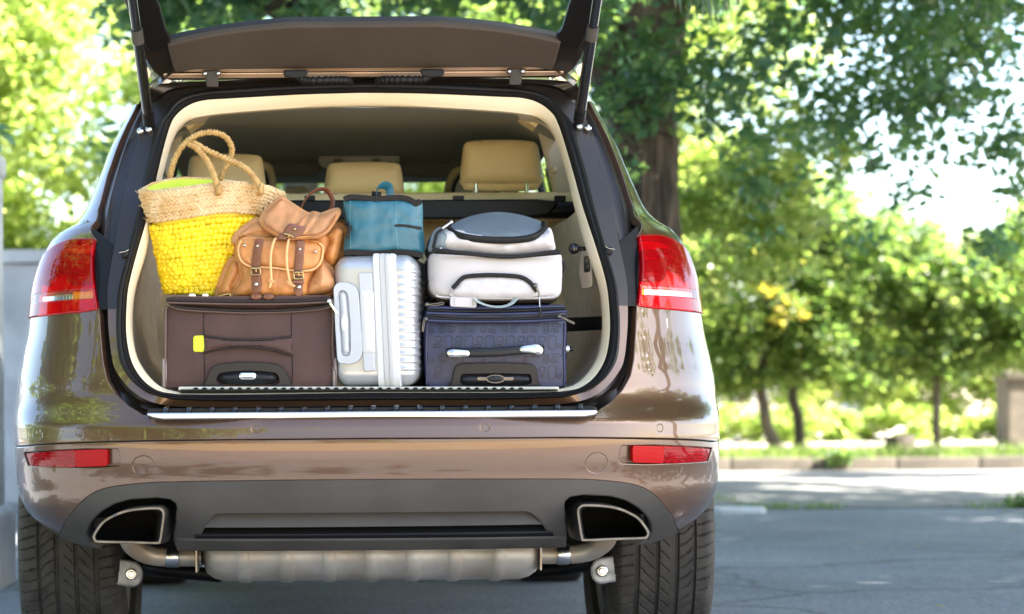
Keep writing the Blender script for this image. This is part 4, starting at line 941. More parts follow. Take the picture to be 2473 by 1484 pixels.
mb = MB(); mb.grid([[(XC + hw * t, Y0 + y, z - .06 * abs(t) ** 2) for t in np.linspace(-1, 1, 13)] for y, z, hw in ((3.25, 1.12, .76), (3.9, 1.08, .80), (4.4, .95, .72), (4.55, .75, .70), (4.56, .35, .70))]); link('bonnet', mb, 'car_paint', car, 60)
mb = MB(); mb.grid([[(XC + (.575 + .17 * k) * t, Y0 + 2.5 + .75 * k, 1.60 - .48 * k - .04 * abs(t) ** 2) for t in np.linspace(-1, 1, 13)] for k in np.linspace(0, 1, 7)]); link('windscreen', mb, 'clear_glass', car, 60)
mb = MB(); mb.box((XC, Y0 + 2.75, 1.0), (1.42, .6, .12)); link('dashboard', mb, 'dark_carpet', car, 0)

# ---- boot opening: channel, flange, rubber seal, beige lining
A_ = full(LA, lip); A2 = full(LA, lambda u, v: lip(u, v) + Vector((0, .035 if v > 236 else .01, 0)))
B_ = full([((a[0] * .55 + c[0] * .45), (a[1] * .55 + c[1] * .45)) for a, c in zip(LA, LC)], lambda u, v: op(u, v, .050 if v > 240 else .0))
B2 = full([((a[0] * .22 + c[0] * .78), (a[1] * .22 + c[1] * .78)) for a, c in zip(LA, LC)], lambda u, v: op(u, v, .055 if v > 240 else .005))
C_ = full(LC, lambda u, v: op(u, v, .012)); C2 = full(LC, lambda u, v: op(u, v, .050 if v > 240 else .02))
O_ = full(LO, lambda u, v: op(u, v, .006)); I_ = full(LI, lambda u, v: op(u, v, .012)); T_ = full(LT, lambda u, v: op(u, v, .05))
mb = MB(); mb.grid([A_, A2, B_, B2, C2], closed=True, flip=True); link('gutter', mb, 'shaded_inner_paint', car, 35)
O2 = [p + Vector((0, .03, 0)) for p in O_]
il = list(range(len(O_) - 45, len(O_))) + list(range(46)); iu = list(range(45, len(O_) - 44))
for nm, ix, mm in (('door_flange', iu, 'shaded_inner_paint'), ('sill_flange', il, 'car_paint')):  # upper flange in the shade-darkened paint, lower one in plain body paint
    mb = MB(); mb.grid([[R_[i] for i in ix] for R_ in (C2, C_, O_, O2)], flip=True); link(nm, mb, mm, car, 35)
# black plastic cover between the flange and the lamp
for s in (1, -1):
    f3 = (lambda p: p) if s == 1 else (lambda p: Vector((2 * XC - p.x, p.y, p.z)))
    mb = MB(); cov = [(1456, 592), (1492, 590), (1541, 548), (1541.5, 738), (1497, 737), (1489, 684), (1474, 628)]
    panel(mb, rnd(cov, 4), lambda u, v, d=0: f3(op(u, v, d + .022 + .012 * max(0, (u - 1500) / 40))), thick=.03, bev=.003, step=12, flip=(s < 0)); link('lamp_cover', mb, 'black_plastic', car, 35)
    mb = MB(); mb.ball(f3(op(1470, 606, .0)), (.011, .006, .011), 12, 8); link('rubber_stop', mb, 'rubber', car, 60)
    mb = MB(); mb.tube([f3(op(u, v, -.012)) for u, v in spl([(1462, 596), (1470, 600), (1480, 602), (1485, 603)], 4, False)], .0009, 6); link('latch_wire', mb, 'steel', car, 60)
mb = MB(); n_ = len(O_); ring = []
for k in range(9):
    t = k / 8; ring.append([O_[i].lerp(I_[i], t) + Vector((0, -.020 * math.sin(PI * t) ** .6 + .012 * t - (.006 if k in (3, 4) else 0) * -1, 0)) for i in range(n_)])
mb.grid(ring, closed=True, flip=True); link('door_seal', mb, 'rubber', car, 60)
T2 = [Vector((XC + (p.x - XC) * 1.0, p.y + .035, p.z)) for p in T_]
mb = MB(); mb.grid([I_, [I_[i].lerp(T_[i], .3) + Vector((0, -.006, 0)) for i in range(n_)], [I_[i].lerp(T_[i], .8) for i in range(n_)], T_, T2], closed=True, flip=True); link('opening_trim', mb, 'beige_trim', car, 60)
# the boot's walls run forward from the trim
wall = []
for dd, sc_ in ((0, 1.0), (.10, 1.03), (.35, 1.035), (.8, 1.0)):
    wall.append([Vector((XC + (p.x - XC) * sc_, min(p.y + .035 + dd, 6.45) if p.z < 1.3 else p.y + .035 + dd * 1.0, p.z if p.z < 1.35 else p.z + .02 * min(1, dd * 4))) for p in T_])
low_i = [i for i, p in enumerate(T_) if p.z < 1.20]
N5 = 5
mb = MB()
nh = 21 * N5
for s in (1, -1):                          # side walls up to the belt line, one per side
    idx = [i for i in range(n_) if (T_[i].x - XC) * s > .30 and T_[i].z < 1.24]
    idx.sort(key=lambda i: T_[i].z)
    mb = MB(); mb.grid([[r_[i] for i in idx] for r_ in wall], flip=(s < 0)); sw = link('boot_side_wall', mb, 'beige_carpet', car, 60)
    if s == 1:
        mb = MB(); panel(mb, rnd([(1372, 765), (1443, 766), (1443, 795), (1372, 796)], 2), lambda u, v, d=0: Vector((P(u, v, 5.8).x - .006 - .16 * (1443 - u) / 70 * 0, 5.60 + (1443 - u) / 70 * .35 + d, P(u, v, 5.8 - .2 * (u - 1372) / 71).z)), thick=.006, bev=.002, step=10); link('velcro_strap', mb, 'black_plastic', car, 40)
        mb = MB(); mb.tube([P(1412, 601, 5.62), P(1398, 601, 5.64), P(1394, 601, 5.645), P(1388, 601, 5.65)], [.006, .006, .012, .012], 12); mb.ball(P(1386, 601, 5.65), .0145, 12, 8); link('bag_hook', mb, 'gloss_black', car, 50)
        mb = MB(); panel(mb, rnd([(1406, 612), (1424, 606), (1428, 690), (1408, 696), (1400, 660)], 4), lambda u, v, d=0: P(u, v, 5.615 + (1428 - u) * .003 + d), thick=.02, bev=.003, step=10); sp = link('switch_panel', mb, 'beige_trim', car, 40)
        mb = MB(); panel(mb, rnd([(1411, 622), (1421, 620), (1423, 655), (1412, 657)], 2), lambda u, v, d=0: P(u, v, 5.608 + (1428 - u) * .003 + d), thick=.01, bev=.002, step=10); link('switch', mb, 'gloss_black', sp, 40)
# D pillar lining, ceiling, floor
mb = MB()
for s in (1, -1):
    idx = [i for i in range(n_) if (T_[i].x - XC) * s > .0 and T_[i].z > 1.22 and (T_[i].x - XC) * s > .40]
    idx.sort(key=lambda i: T_[i].z)
    mb = MB(); mb.grid([[Vector((T_[i].x + s * .02 * k, T_[i].y + .035 + .12 * k, T_[i].z)) for i in idx] for k in (0, 1)], flip=(s < 0)); link('pillar_lining', mb, 'beige_trim', car, 60)
    f3 = (lambda p: p) if s == 1 else (lambda p: Vector((2 * XC - p.x, p.y, p.z)))
    mb = MB(); panel(mb, rnd([(1308, 305), (1338, 300), (1386, 482), (1352, 484)], 10), lambda u, v, d=0: f3(P(u, v, 6.35 + d)), thick=.04, bev=.012, step=14, flip=(s < 0)); pl_ = link('pillar_lining', mb, 'pale_trim', car, 50)
    mb = MB(); mb.ball(f3(P(1338, 412, 6.33)), (.010, .012, .012), 10, 8); link('coat_hook', mb, 'beige_trim', pl_, 60)
    mb = MB(); mb.box(f3(P(1277, 293, 6.15)), (.05, .10, .022), rot=Matrix.Rotation(s * .6, 3, 'Y')); mb.tube([f3(P(u, v, d)) for u, v, d in ((1262, 283, 6.1), (1280, 296, 6.12), (1290, 303, 6.3))], .009, 8); link('grab_handle', mb, 'beige_leather', car, 50)
    gl = [(.66, 1.22), (1.12, 1.22), (1.12, 1.46), (.86, 1.45)]
cz = P(881, 254, Y0 + .6).z
mb = MB(); mb.grid([[(XC + w_ * t, y, cz + dz - .05 * max(0, abs(t) - .8) * 5 * 1.2) for t in np.linspace(-1, 1, 21)] for y, w_, dz in ((5.875, .50, -.004), (6.0, .53, .012), (6.5, .56, .022), (7.1, .56, .012), (7.35, .55, -.012), (7.75, .55, -.02))], flip=True); link('headliner', mb, 'headliner', car, 60)
mb = MB(); mb.box((XC, 6.05, .752), (1.16, 1.2, .025)); link('boot_floor', mb, 'dark_carpet', car, 0)
# loading sill: bright strip with black studs
mb = MB(); panel(mb, rect(433, 936.5, 1348, 942, 1.5), lambda u, v, d=0: P(u, v, 5.40 + d), thick=.07, bev=.002, step=30); sill = link('sill_plate', mb, 'pale_trim', car, 40)
mb = MB(); panel(mb, rect(436, 942.6, 1346, 947.2, 1.5), lambda u, v, d=0: P(u, v, 5.392 + d + .004 * (v - 945)), thick=.04, bev=.002, step=30); link('sill_edge', mb, 'tip_steel', sill, 40)
first = None
for k in range(40):
    if 1 <= k <= 38:
        u = 452 + k * 21.2 + 0
        if 596 + 0 < u < 0: continue
        mb = MB(); mb.ball(P(u, 939.5, 5.398), (.0062, .006, .0038), 8, 6)
        if first is None: first = link('stud', mb, 'black_plastic', sill, 60); fx = P(u, 938.5, 5.40)
        else:
            c = first.copy(); C.objects.link(c); c.parent = sill; c.location = P(u, 938.5, 5.40) - fx
# bumper top protector: black ribbed strip above a bright bar
mb = MB(); panel(mb, rnd([(360, 990), (1436, 984), (1441, 996), (1400, 997), (366, 1003), (358, 1001)], 2), lambda u, v, d=0: P(u, v, 5.285 + d), thick=.05, bev=.003, step=25); prot = link('bumper_protector', mb, 'black_plastic', car, 40)
mb = MB(); panel(mb, rnd([(357, 1001.5), (1440, 994.5), (1436, 1000), (1412, 1004), (392, 1010.5), (370, 1007)], 2), lambda u, v, d=0: P(u, v, 5.256) + Vector((0, d, 0)), thick=.05, bev=.004, step=25); link('chrome_bar', mb, 'steel', prot, 40)
first = None
for k in range(19):
    u = 402 + k * 55.4; v = 993.5 - .0065 * (u - 402)
    if first is None:
        mb = MB(); mb.tube([P(u + 3, v - 6, 5.30), P(u, v - 3, 5.276), P(u - 2, v + 5, 5.268)], [.006, .0078, .006], 8, flat=(1, .9)); first = link('rib', mb, 'gloss_black', prot, 50); fx = P(u, v, 5.295)
        mb = MB(); mb.ball(P(u - 3, v + 6, 5.266), (.0065, .004, .0030), 8, 6); link('rib_tip', mb, 'chrome', prot, 60)
    else:
        c = first.copy(); C.objects.link(c); c.parent = prot; c.location = P(u, v, 5.295) - fx
        mb = MB(); mb.ball(P(u - 3, v + 6, 5.266), (.0065, .004, .0030), 8, 6); link('rib_tip', mb, 'chrome', prot, 60)

# ---- cabin: seat backs, roller blind, headrests, front seats, visors
mb = MB(); panel(mb, rect(310, 520, 1450, 935, 8), lambda u, v, d=0: P(u, v, 6.36 + d), thick=.12, bev=.01, step=40, cap=False); link('seat_back', mb, 'beige_carpet', car, 40)
mb = MB(); mb.tube([P(455, 511, 6.26), P(1395, 508, 6.26)], .024, 14); link('blind_roller', mb, 'black_plastic', car, 60)
mb = MB(); panel(mb, rnd([(470, 489), (1300, 486), (1345, 490), (1320, 516), (1240, 524), (480, 528)], 5), lambda u, v, d=0: P(u, v, 6.22 + d), thick=.05, bev=.004, step=30); link('blind_cover', mb, 'black_plastic', car, 40)
for u in (748, 1107, 1352):
    mb = MB(); mb.box(P(u, 482, 6.27), (.03, .03, .018)); link('blind_clip', mb, 'black_plastic', car, 0)
mb = MB(); panel(mb, rnd([(474, 484), (1390, 479), (1390, 520), (474, 520)], 4), lambda u, v, d=0: P(u, v, 6.34 + d), thick=.14, bev=.015, step=30); link('seat_top', mb, 'beige_leather', car, 50)
def headrest(u0, u1, v0, v1, D, posts, lean=0):
    mb = MB(); w_, h_ = u1 - u0, v1 - v0
    o = spl([(u0 + w_ * a, v0 + h_ * b) for a, b in ((.16, .02), (.5, -.005), (.84, .02), (.94, .08), (.97, .25), (1.0, .78), (.985, .88), (.93, .93), (.5, .945), (.07, .93), (.015, .88), (0, .78), (.03, .25), (.06, .08))], 5)
    panel(mb, o, lambda u, v, d=0: P(u, v, D + d), thick=.10, bev=.018, bpx=2, step=9, puff=.022, pw=42, pexp=2.2, cap=True); hr = link('headrest', mb, 'beige_leather', car, 60)
    lo = spl([(u0 + w_ * a, v0 + h_ * b) for a, b in ((.02, .84), (.5, .9), (.98, .84), (.97, 1.02), (.9, 1.10), (.5, 1.12), (.1, 1.10), (.03, 1.02))], 5)
    mb = MB(); panel(mb, lo, lambda u, v, d=0: P(u, v, D + .012 + d), thick=.08, bev=.012, bpx=1, step=9, puff=.012, pw=16); link('cushion_roll', mb, 'beige_leather', hr, 60)
    mb = MB()
    for q in (.955,): mb.tube([P(u, v, D - .024 - .004 * math.sin((u - u0) / w_ * PI)) for u, v in [(u0 + w_ * (.05 + .9 * k / 14), v0 + h_ * (.905 + .012 * math.sin(k / 14 * PI))) for k in range(15)]], .0012, 5)
    link('seam', mb, 'beige_trim', hr, 60)
    for pu in posts: mb = MB(); mb.tube([P(pu, v1 - 6, D + .004), P(pu, v1 + 42, D + .004)], .0065, 10); link('post', mb, 'chrome', hr, 60)
headrest(1113, 1306, 340, 449, 6.42, (1149, 1272)); headrest(785, 974, 393, 474, 6.46, ()); headrest(452, 640, 374, 470, 6.42, ())
mb = MB(); mb.box(P(880, 480, 6.5), (.20, .08, .04)); link('headrest_mount', mb, 'beige_leather', car, 0)
for s, (u0, u1, v0) in ((1, (1076, 1215, 404)), (-1, (545, 663, 396))):
    mb = MB(); o = spl([(u0 + 8, 560), (u0, 470), (u0 + 12, v0 + 18), (u0 + 40, v0), (u1 - 30, v0 - 4), (u1 - 6, v0 + 14), (u1, 470), (u1 - 4, 560)], 5)
    ins = spl([(u0 + 30, 550), (u0 + 18, 470), (u0 + 28, v0 + 30), (u0 + 50, v0 + 16), (u1 - 40, v0 + 14), (u1 - 22, v0 + 26), (u1 - 16, 470), (u1 - 24, 550)], 5)
    panel(mb, o, lambda u, v, d=0: P(u, v, 7.1 + d), thick=.12, bev=.03, bpx=4, step=14); fs = link('front_seat', mb, 'beige_leather', car, 60)
    mb = MB(); panel(mb, ins, lambda u, v, d=0: P(u, v, 7.055 + d), thick=.03, bev=.008, step=14); link('seat_shell', mb, 'pale_trim', fs, 60)
    mb = MB(); mb.tube([P(u, v, 7.052) for u, v in ins], .006, 6, closed=True); link('piping', mb, 'black_plastic', fs, 60)
mb = MB(); mb.tube(upath([(690, 461, 6.9), (722, 459, 6.9), (736, 462, 6.9), (741, 474, 6.9), (741, 490, 6.9)], 6.9), .011, 8); link('belt_guide', mb, 'beige_trim', car, 60)
for (pl_, D) in (([(560, 398), (600, 389), (690, 384), (762, 383), (771, 390), (768, 414), (758, 419), (650, 421), (570, 424)], 7.28), ([(955, 389), (962, 384), (1010, 385), (1120, 391), (1180, 398), (1180, 428), (1090, 425), (962, 420)], 7.28)):
    mb = MB(); panel(mb, rnd(pl_, 6), lambda u, v, d=0: P(u, v, D + d), thick=.018, bev=.006, step=16); link('sun_visor', mb, 'visor_cloth', car, 50)
mb = MB(); panel(mb, rnd([(785, 358), (800, 352), (935, 352), (950, 358), (955, 396), (780, 396)], 8), lambda u, v, d=0: P(u, v, 7.15 + d), thick=.12, bev=.012, step=16); oc = link('overhead_console', mb, 'headliner', car, 50)
for u in (816, 908): mb = MB(); mb.box(P(u, 388, 7.14), (.028, .012, .012)); link('lamp_switch', mb, 'visor_cloth', oc, 0)
mb = MB(); mb.tube(upath([(560, 392, 7.5), (700, 388, 7.5), (881, 386, 7.5), (1060, 388, 7.5), (1200, 394, 7.5)], 7.5), .03, 8); link('windscreen_header', mb, 'headliner', car, 60)
mb = MB(); mb.tube(upath([(842, 415, 7.5), (848, 432, 7.46), (852, 446, 7.44)], 7.5), .012, 8); panel(mb, rnd([(800, 434), (904, 434), (898, 462), (806, 462)], 8), lambda u, v, d=0: P(u, v, 7.42 + d), thick=.03, bev=.006, step=16); link('rear_view_mirror', mb, 'black_plastic', car, 50)

# ---- raised tailgate
TH = math.radians(38); DH, ZH = 5.83, 1.588
gn = Vector((0, math.sin(TH), math.cos(TH)))
def G(x, s, d=0.0): return Vector((XC + x, DH - s * math.cos(TH), ZH + s * math.sin(TH))) + gn * d
def to_g(u, v):
    r = P(u, v, 1.0); k = (r.z - H); D = DH
    # (z-ZH)cos + (D-DH)sin = 0 with z = H + k D
    D = ((ZH - H) * math.cos(TH) + DH * math.sin(TH)) / (k * math.cos(TH) + math.sin(TH))
    return (r.x * D - XC, (DH - D) / math.cos(TH))
def sym(pts): return pts + [(-x, s) for x, s in pts[::-1]]
outer = rnd(sym([(.528, -.015), (.560, .05), (.612, .33), (.690, .62), (.735, .82), (.72, 1.0), (.60, 1.09)]), [.03] * 14, 4)
gl_r = [to_g(1220, 65), to_g(1345, 89)]; gtop = [(.0, to_g(881, 45)[1]), (to_g(1060, 50)[0], to_g(1060, 50)[1])]
glass_h = [gtop[1], to_g(1150, 57), gl_r[0], to_g(1300, 79), gl_r[1], (.520, to_g(1358, 60)[1]), to_g(1376, 0), (.59, .50), (.585, .60), (.52, .635)]
ghole = sym(glass_h)
gate = bpy.data.objects.new('tailgate', None); C.objects.link(gate); gate.parent = car; gate.location = Vector((XC, DH, ZH)) - car.location
def gpart(name, poly, m, off=0.0, thick=.02, bev=.004, step=.05, holes=(), **k):
    mb = MB(); panel(mb, poly, lambda x, s, d=0: G(x, s, d + off), thick=thick, bev=bev, bpx=bev * .9, step=step, holes=holes, flip=True, **k)
    for i in range(len(mb.v)): mb.v[i] = tuple(Vector(mb.v[i]) - Vector((XC, DH, ZH)))
    # parent is the tailgate empty, whose own origin is the hinge
    o = link(name, mb, m, None, 40); o.parent = gate; return o
gpart('gate_frame', outer, 'shaded_inner_paint', 0, .022, .008, .045, [grow(ghole, .012)])
gpart('outer_skin', grow(outer, .006), 'car_paint', .032, .012, .006, .05, [[(x, s - .12 * max(0, min(1, (.5 - s) / .25))) for x, s in grow(ghole, .015)]])
gpart('rear_window', grow(ghole, .02), 'clear_glass', .031, .005, .001, .08)
gpart('lower_panel', rnd(sym([(.64, .66), (.68, .80), (.62, 1.0), (.45, 1.05)]), .03, 4), 'gate_trim', -.03, .03, .008, .07)
for s in (1, -1):
    gpart('side_trim', [(s * x, t) for x, t in rnd([to_g(1347, 92), to_g(1362, 60), (to_g(1379, 0)[0], to_g(1379, 0)[1]), (.600, .50), (.635, .52), (.585, .20), (.548, .09)], .01, 4)], 'black_plastic', -.012, .012, .004, .05)
tp_ = [to_g(1348, 92), to_g(1338, 130), to_g(1330, 156), to_g(1300, 150), to_g(1280, 148)]
pt = tp_ + [(-x, s) for x, s in tp_[::-1]] + [(-x, s - .004) for x, s in glass_h[4::-1]] + [(x, s - .004) for x, s in glass_h[:5]]
gpart('trim_panel', pt, 'gate_trim', -.02, .018, .006, .03)
gpart('hinge_flange', sym([to_g(1325, 163), to_g(1290, 151.5), (.02, to_g(881, 150.5)[1])][::1]) if 0 else sym([to_g(1200, 166), to_g(1326, 163), to_g(1293, 152), (to_g(1200, 150)[0], to_g(1200, 150.2)[1])]), 'lit_gate_flange', -.006, .01, .003, .05)
gpart('hinge_rail', sym([to_g(1220, 183), to_g(1362, 181), to_g(1360, 173.5), to_g(1240, 174)]), 'lit_gate_flange', -.002, .012, .003, .05)
for s in (1, -1):
    f3 = (lambda p: p) if s == 1 else (lambda p: Vector((2 * XC - p.x, p.y, p.z)))
    mb = MB(); panel(mb, [(1227, 168), (1266, 169), (1265, 177), (1258, 178), (1256, 203), (1232, 203), (1234, 178), (1226, 177)], lambda u, v, d=0: f3(P(u, v, 5.79 + d)), thick=.03, bev=.003, step=12, flip=(s < 0)); h = link('hinge', mb, 'hinge_paint', car, 40)
    mb = MB()
    for u in (1230, 1262): mb.ball(f3(P(u, 173, 5.785)), .006, 10, 6)
    link('hinge_bolt', mb, 'steel', h, 60)
    pts = [f3(p) for p in upath([(1040, 176, 5.78), (1028, 190, 5.76), (1010, 193, 5.76), (960, 193, 5.76), (925, 194, 5.78), (912, 199, 5.82)], 5.78, 14)]
    mb = MB(); mb.tube(pts, [.0095 + .0016 * (1 if (i // 2) % 2 else -1) for i in range(len(pts))], 12); cd = link('wiring_conduit', mb, 'rubber', car, 180)
    mb = MB(); panel(mb, rnd([(1018, 171), (1070, 171), (1068, 181), (1045, 184), (1022, 181)], 3), lambda u, v, d=0: f3(P(u, v, 5.75 + d)), thick=.03, bev=.004, step=12, flip=(s < 0)); link('grommet', mb, 'rubber', cd, 40)
    # gas strut
    st_ = bpy.data.objects.new('gas_strut', None); C.objects.link(st_); st_.parent = car; b0 = f3(P(1399, 290, 5.79)); st_.location = b0 - car.location
    top = f3(G(.585, .46, -.03)); mid = b0.lerp(top, .50); c0 = b0.lerp(top, .47); c1 = b0.lerp(top, .545)
    for nm, a, b, r_, mm in (('tube', b0 + (top - b0) * .03, mid, .0138, 'gloss_black'), ('collar', c0, c1, .0152, 'trim_plastic'), ('piston_tube', mid, top, .0122, 'gloss_black'), ('end_cap', b0 - (top - b0) * .005, b0 + (top - b0) * .06, .0152, 'black_plastic')):
        mb = MB(); mb.tube([a - b0, b - b0], r_, 18); o = link(nm, mb, mm, None, 40); o.parent = st_
    mb = MB(); mb.ball((0, .0, -.018), .010, 10, 8); mb.ball((s * .022, .0, -.022), .010, 10, 8); o = link('ball_joint', mb, 'steel', None, 60); o.parent = st_
# header between the roof edge and the opening
mb = MB(); ed = full(LA, lip); 
# ================================================================ LUGGAGE
mat('brown_fabric', (.056, .029, .026), .62, var=.10, vscale=12, bump=.35, bscale=520, bdist=.001, sheen=.2, spec=0.25)
mat('brown_piping', (.072, .042, .036), .45)
mat('zip_dark', (.018, .012, .011), .55, bump=.6, bscale=900, bdist=.001, spec=0.25)
mat('zip_black', (.006, .006, .007), .5, bump=.5, bscale=900, bdist=.001, spec=0.25)
mat('lime_tag', (.66, .72, .03), .55)
mat('handle_plastic', (.011, .012, .015), .36, bump=.12, bscale=500, spec=0.25)
mat('guard_plastic', (.26, .22, .22), .42)
mat('silver_shell', (.42, .44, .48), .34, .55, .25, bump=.12, bscale=900, bdist=.0006)
mat('pale_plastic', (.40, .43, .48), .38)
mat('white_plastic', (.52, .54, .57), .38)
mat('zip_pale', (.42, .43, .45), .55, bump=.5, bscale=700)
mat('teal_fabric', (.018, .105, .155), .42, var=.10, vscale=9, bump=.25, bscale=700, bdist=.001)
mat('dark_binding', (.010, .008, .008), .7, spec=0.25)
mat('teal_stitch', (.12, .33, .36), .7)
mat('pale_fabric', (.44, .43, .45), .60, var=.05, vscale=8, bump=.2, bscale=700, bdist=.001)
mat('ripstop_grey', (.11, .145, .175), .55, var=.06, vscale=8, bump=.5, bscale=800, bdist=.001)
mat('strap_grey', (.30, .36, .35), .75, bump=.5, bscale=600)
mat('navy_fabric', (.013, .020, .066), .42, var=.10, vscale=8, bump=.3, bscale=600, bdist=.001)
mat('navy_emboss', (.012, .014, .032), .38)
mat('tan_leather', (.46, .195, .055), .50, var=.16, vscale=9, bump=.30, bscale=240, bdist=.001)
mat('tan_leather_pale', (.43, .205, .085), .50, var=.14, vscale=9, bump=.3, bscale=240, bdist=.001)
mat('tan_cord', (.66, .38, .17), .6)
mat('strap_leather', (.135, .045, .020), .42, var=.12, vscale=20, bump=.35, bscale=300, bdist=.001)
mat('stitch', (.50, .24, .09), .7)
mat('dark_stitch', (.24, .09, .035), .7)
mat('brass', (.33, .25, .12), .32, 1.0)
mat('stud_metal', (.50, .48, .42), .28, 1.0)
mat('yellow_palm', (.80, .58, .006), .42, var=.13, vscale=30, bump=.3, bscale=200, bdist=.002)
mat('straw', (.54, .345, .15), .6, col2=(.64, .49, .29), vscale=22, bump=.4, bscale=260, bdist=.002)
mat('rope_straw', (.34, .195, .060), .6, col2=(.46, .30, .11), vscale=40, bump=.5, bscale=300, bdist=.002)
mat('lime_lining', (.55, .68, .06), .75, var=.05, vscale=15, bump=.2, bscale=500)

def rectv(a, b, c, d): return [(a, b), (c, b), (c, d), (a, d)]
def Zm(off, k): return lambda p: (off[0] + p[0] * k, off[1] + p[1] * k)
def stitches(mb, pts, D, n, r=.0007, dash=.55, mp=None):
    L = path([(p[0], p[1], 0) for p in pts], 8); cum = [0]
    for i in range(1, len(L)): cum.append(cum[-1] + (L[i] - L[i - 1]).length)
    def pt(s):
        i = min(max(1, int(np.searchsorted(cum, s))), len(L) - 1); t = (s - cum[i - 1]) / max(1e-9, cum[i] - cum[i - 1]); q = L[i - 1].lerp(L[i], t); return mp(q.x, q.y, 0) if mp else P(q.x, q.y, D)
    for k in range(n):
        a, b = cum[-1] * k / n, cum[-1] * (k + dash) / n; mb.tube([pt(a), pt((a + b) / 2), pt(b)], r, 4)
def zip_pull(name, pts, D, parent, m='chrome', r=.0028):
    mb = MB(); mb.tube([P(*p, D) for p in pts], r, 8, flat=(1, .6)); mb.ball(P(*pts[0], D), (.006, .005, .006), 8, 6); return link(name, mb, m, parent, 50)

# ---------------------------------------------------------------- brown suitcase
z5 = Zm((301.9, 664.2), .2197); D = 5.445
bs = thing('suitcase', 'dark brown soft suitcase with a lime green tag beside its padded handle', 'suitcase', tuple(P(603, 937, D)))
bulge = lambda u, v: .012 * ((u - 603) / 205) ** 2 + .004 * ((v - 840) / 95) ** 2
mp = pmap(D, bulge)
mb = MB(); panel(mb, rnd([(399, 752), (412, 741), (560, 752), (640, 752), (794, 742), (805, 752), (806, 935), (400, 936)], [8, 6, 40, 40, 6, 8, 7, 7]), mp, thick=.52, bev=.010, bpx=4, step=9, wr=lambda u, v: .0025 * fn(u * .02, v * .03, 2) + .0012 * fn(u * .06, v * .05, 7), cap=True); link('body', mb, 'brown_fabric', bs, 60)
mb = MB(); panel(mb, rnd([(402, 721), (420, 717), (600, 717.5), (790, 715), (800, 719), (801, 727), (780, 731), (600, 735), (420, 731), (402, 729)], 5), pmap(D - .012, lambda u, v: .010 * ((u - 603) / 205) ** 2), thick=.50, bev=.007, bpx=2, step=8, cap=True, wr=lambda u, v: .002 * fn(u * .03, v * .1)); link('lid', mb, 'brown_fabric', bs, 60)
mb = MB(); panel(mb, rnd([(410, 729), (600, 733), (796, 728), (796, 745), (640, 754), (560, 754), (414, 744)], 6), pmap(D + .016), thick=.46, bev=.004, step=8, wr=lambda u, v: .006 * fn(u * .018, v * .06, 4)); link('gusset', mb, 'brown_fabric', bs, 60)
for k, (pts, r_, m_, dd) in enumerate([([(402, 724), (500, 727), (603, 728.5), (700, 727.5), (800, 722.5)], .0042, 'zip_dark', -.018), ([(403, 731), (500, 733.5), (603, 735), (700, 734), (801, 729)], .0034, 'brown_piping', -.016),
        ([(412, 735), (440, 743), (520, 748), (603, 751), (700, 749), (770, 743), (800, 735)], .0044, 'zip_dark', -.002), ([(408, 738), (440, 748), (520, 753.5), (603, 756), (700, 753.5), (772, 747), (803, 739)], .0036, 'brown_piping', .0)]):
    mb = MB(); mb.tube(upath(pts, D + dd), r_, 8); link('zip' if m_ == 'zip_dark' else 'piping', mb, m_, bs, 60)
for u in (493, 705):
    mb = MB(); mb.tube([mp(u + 1.2 * math.sin(v * .03), v, -.0004) for v in np.linspace(756, 934, 20)], .0011, 6); link('seam', mb, 'dark_binding', bs, 60)
for u, u2 in ((400, 396), (804.5, 807)):
    mb = MB(); mb.tube(upath([(u + (6 if u < 500 else -4), 742), (u, 752), (u - 1, 840), (u2 + 2, 900), (u2 + 3, 934)], D + .006), .0038, 8); link('edge_piping', mb, 'brown_piping', bs, 60)
    mb = MB(); mb.tube([P(u2 + 1.5, v, D + .008) for v in (864, 868, 900, 932, 936)], [.002, .0055, .0058, .0055, .003], 8); link('corner_guard', mb, 'guard_plastic', bs, 60)
hp = spl([(493, 813), (520, 817), (560, 820.5), (603, 821.5), (650, 820), (704, 814), (704.5, 838), (705, 859), (660, 846), (610, 839.5), (560, 840), (520, 845), (493, 853), (492.5, 835)], 4)
mb = MB(); panel(mb, hp, mp, thick=.012, bev=.004, step=6, puff=.012, pw=9, wr=lambda u, v: -.006 * math.sin(PI * min(1, max(0, (u - 493) / 212)))); hd = link('handle', mb, 'brown_fabric', bs, 60)
for pts in ([(493, 813), (520, 817), (560, 820.5), (603, 821.5), (650, 820), (704, 814)], [(493, 853), (520, 845), (560, 840), (603, 839), (660, 846), (704, 859)]):
    mb = MB(); q = spl(pts, 6, False); mb.tube([mp(u, v, -.006 - .006 * math.sin(PI * min(1, max(0, (u - 493) / 212)))) for u, v in q], .0030, 8); link('handle_shade_edge', mb, 'zip_dark', hd, 60)  # dark edge tubes put in for the shaded gap beneath the handle
for pts in ([(494, 819), (560, 826), (603, 827.5), (650, 826), (704, 821)], [(494, 848), (560, 835), (603, 833.5), (650, 839), (704, 852)]):
    mb = MB(); stitches(mb, pts, D - .009, 46, .0006); link('stitching', mb, 'dark_stitch', hd, 0)
mb = MB(); panel(mb, rnd([(469.5, 814.5), (491.5, 813.5), (491.5, 848), (469.5, 847.5)], 3), mp, thick=.005, bev=.003, step=6, wr=lambda u, v: -.003); link('tag', mb, 'lime_tag', bs, 50)
mb = MB(); mb.tube([mp(u, v, -.0042) for u, v in ((489, 817), (472.5, 817.5), (472.5, 845), (489, 845.5))], .0005, 5); link('tag_stitching', mb, 'stitch', bs, 0)
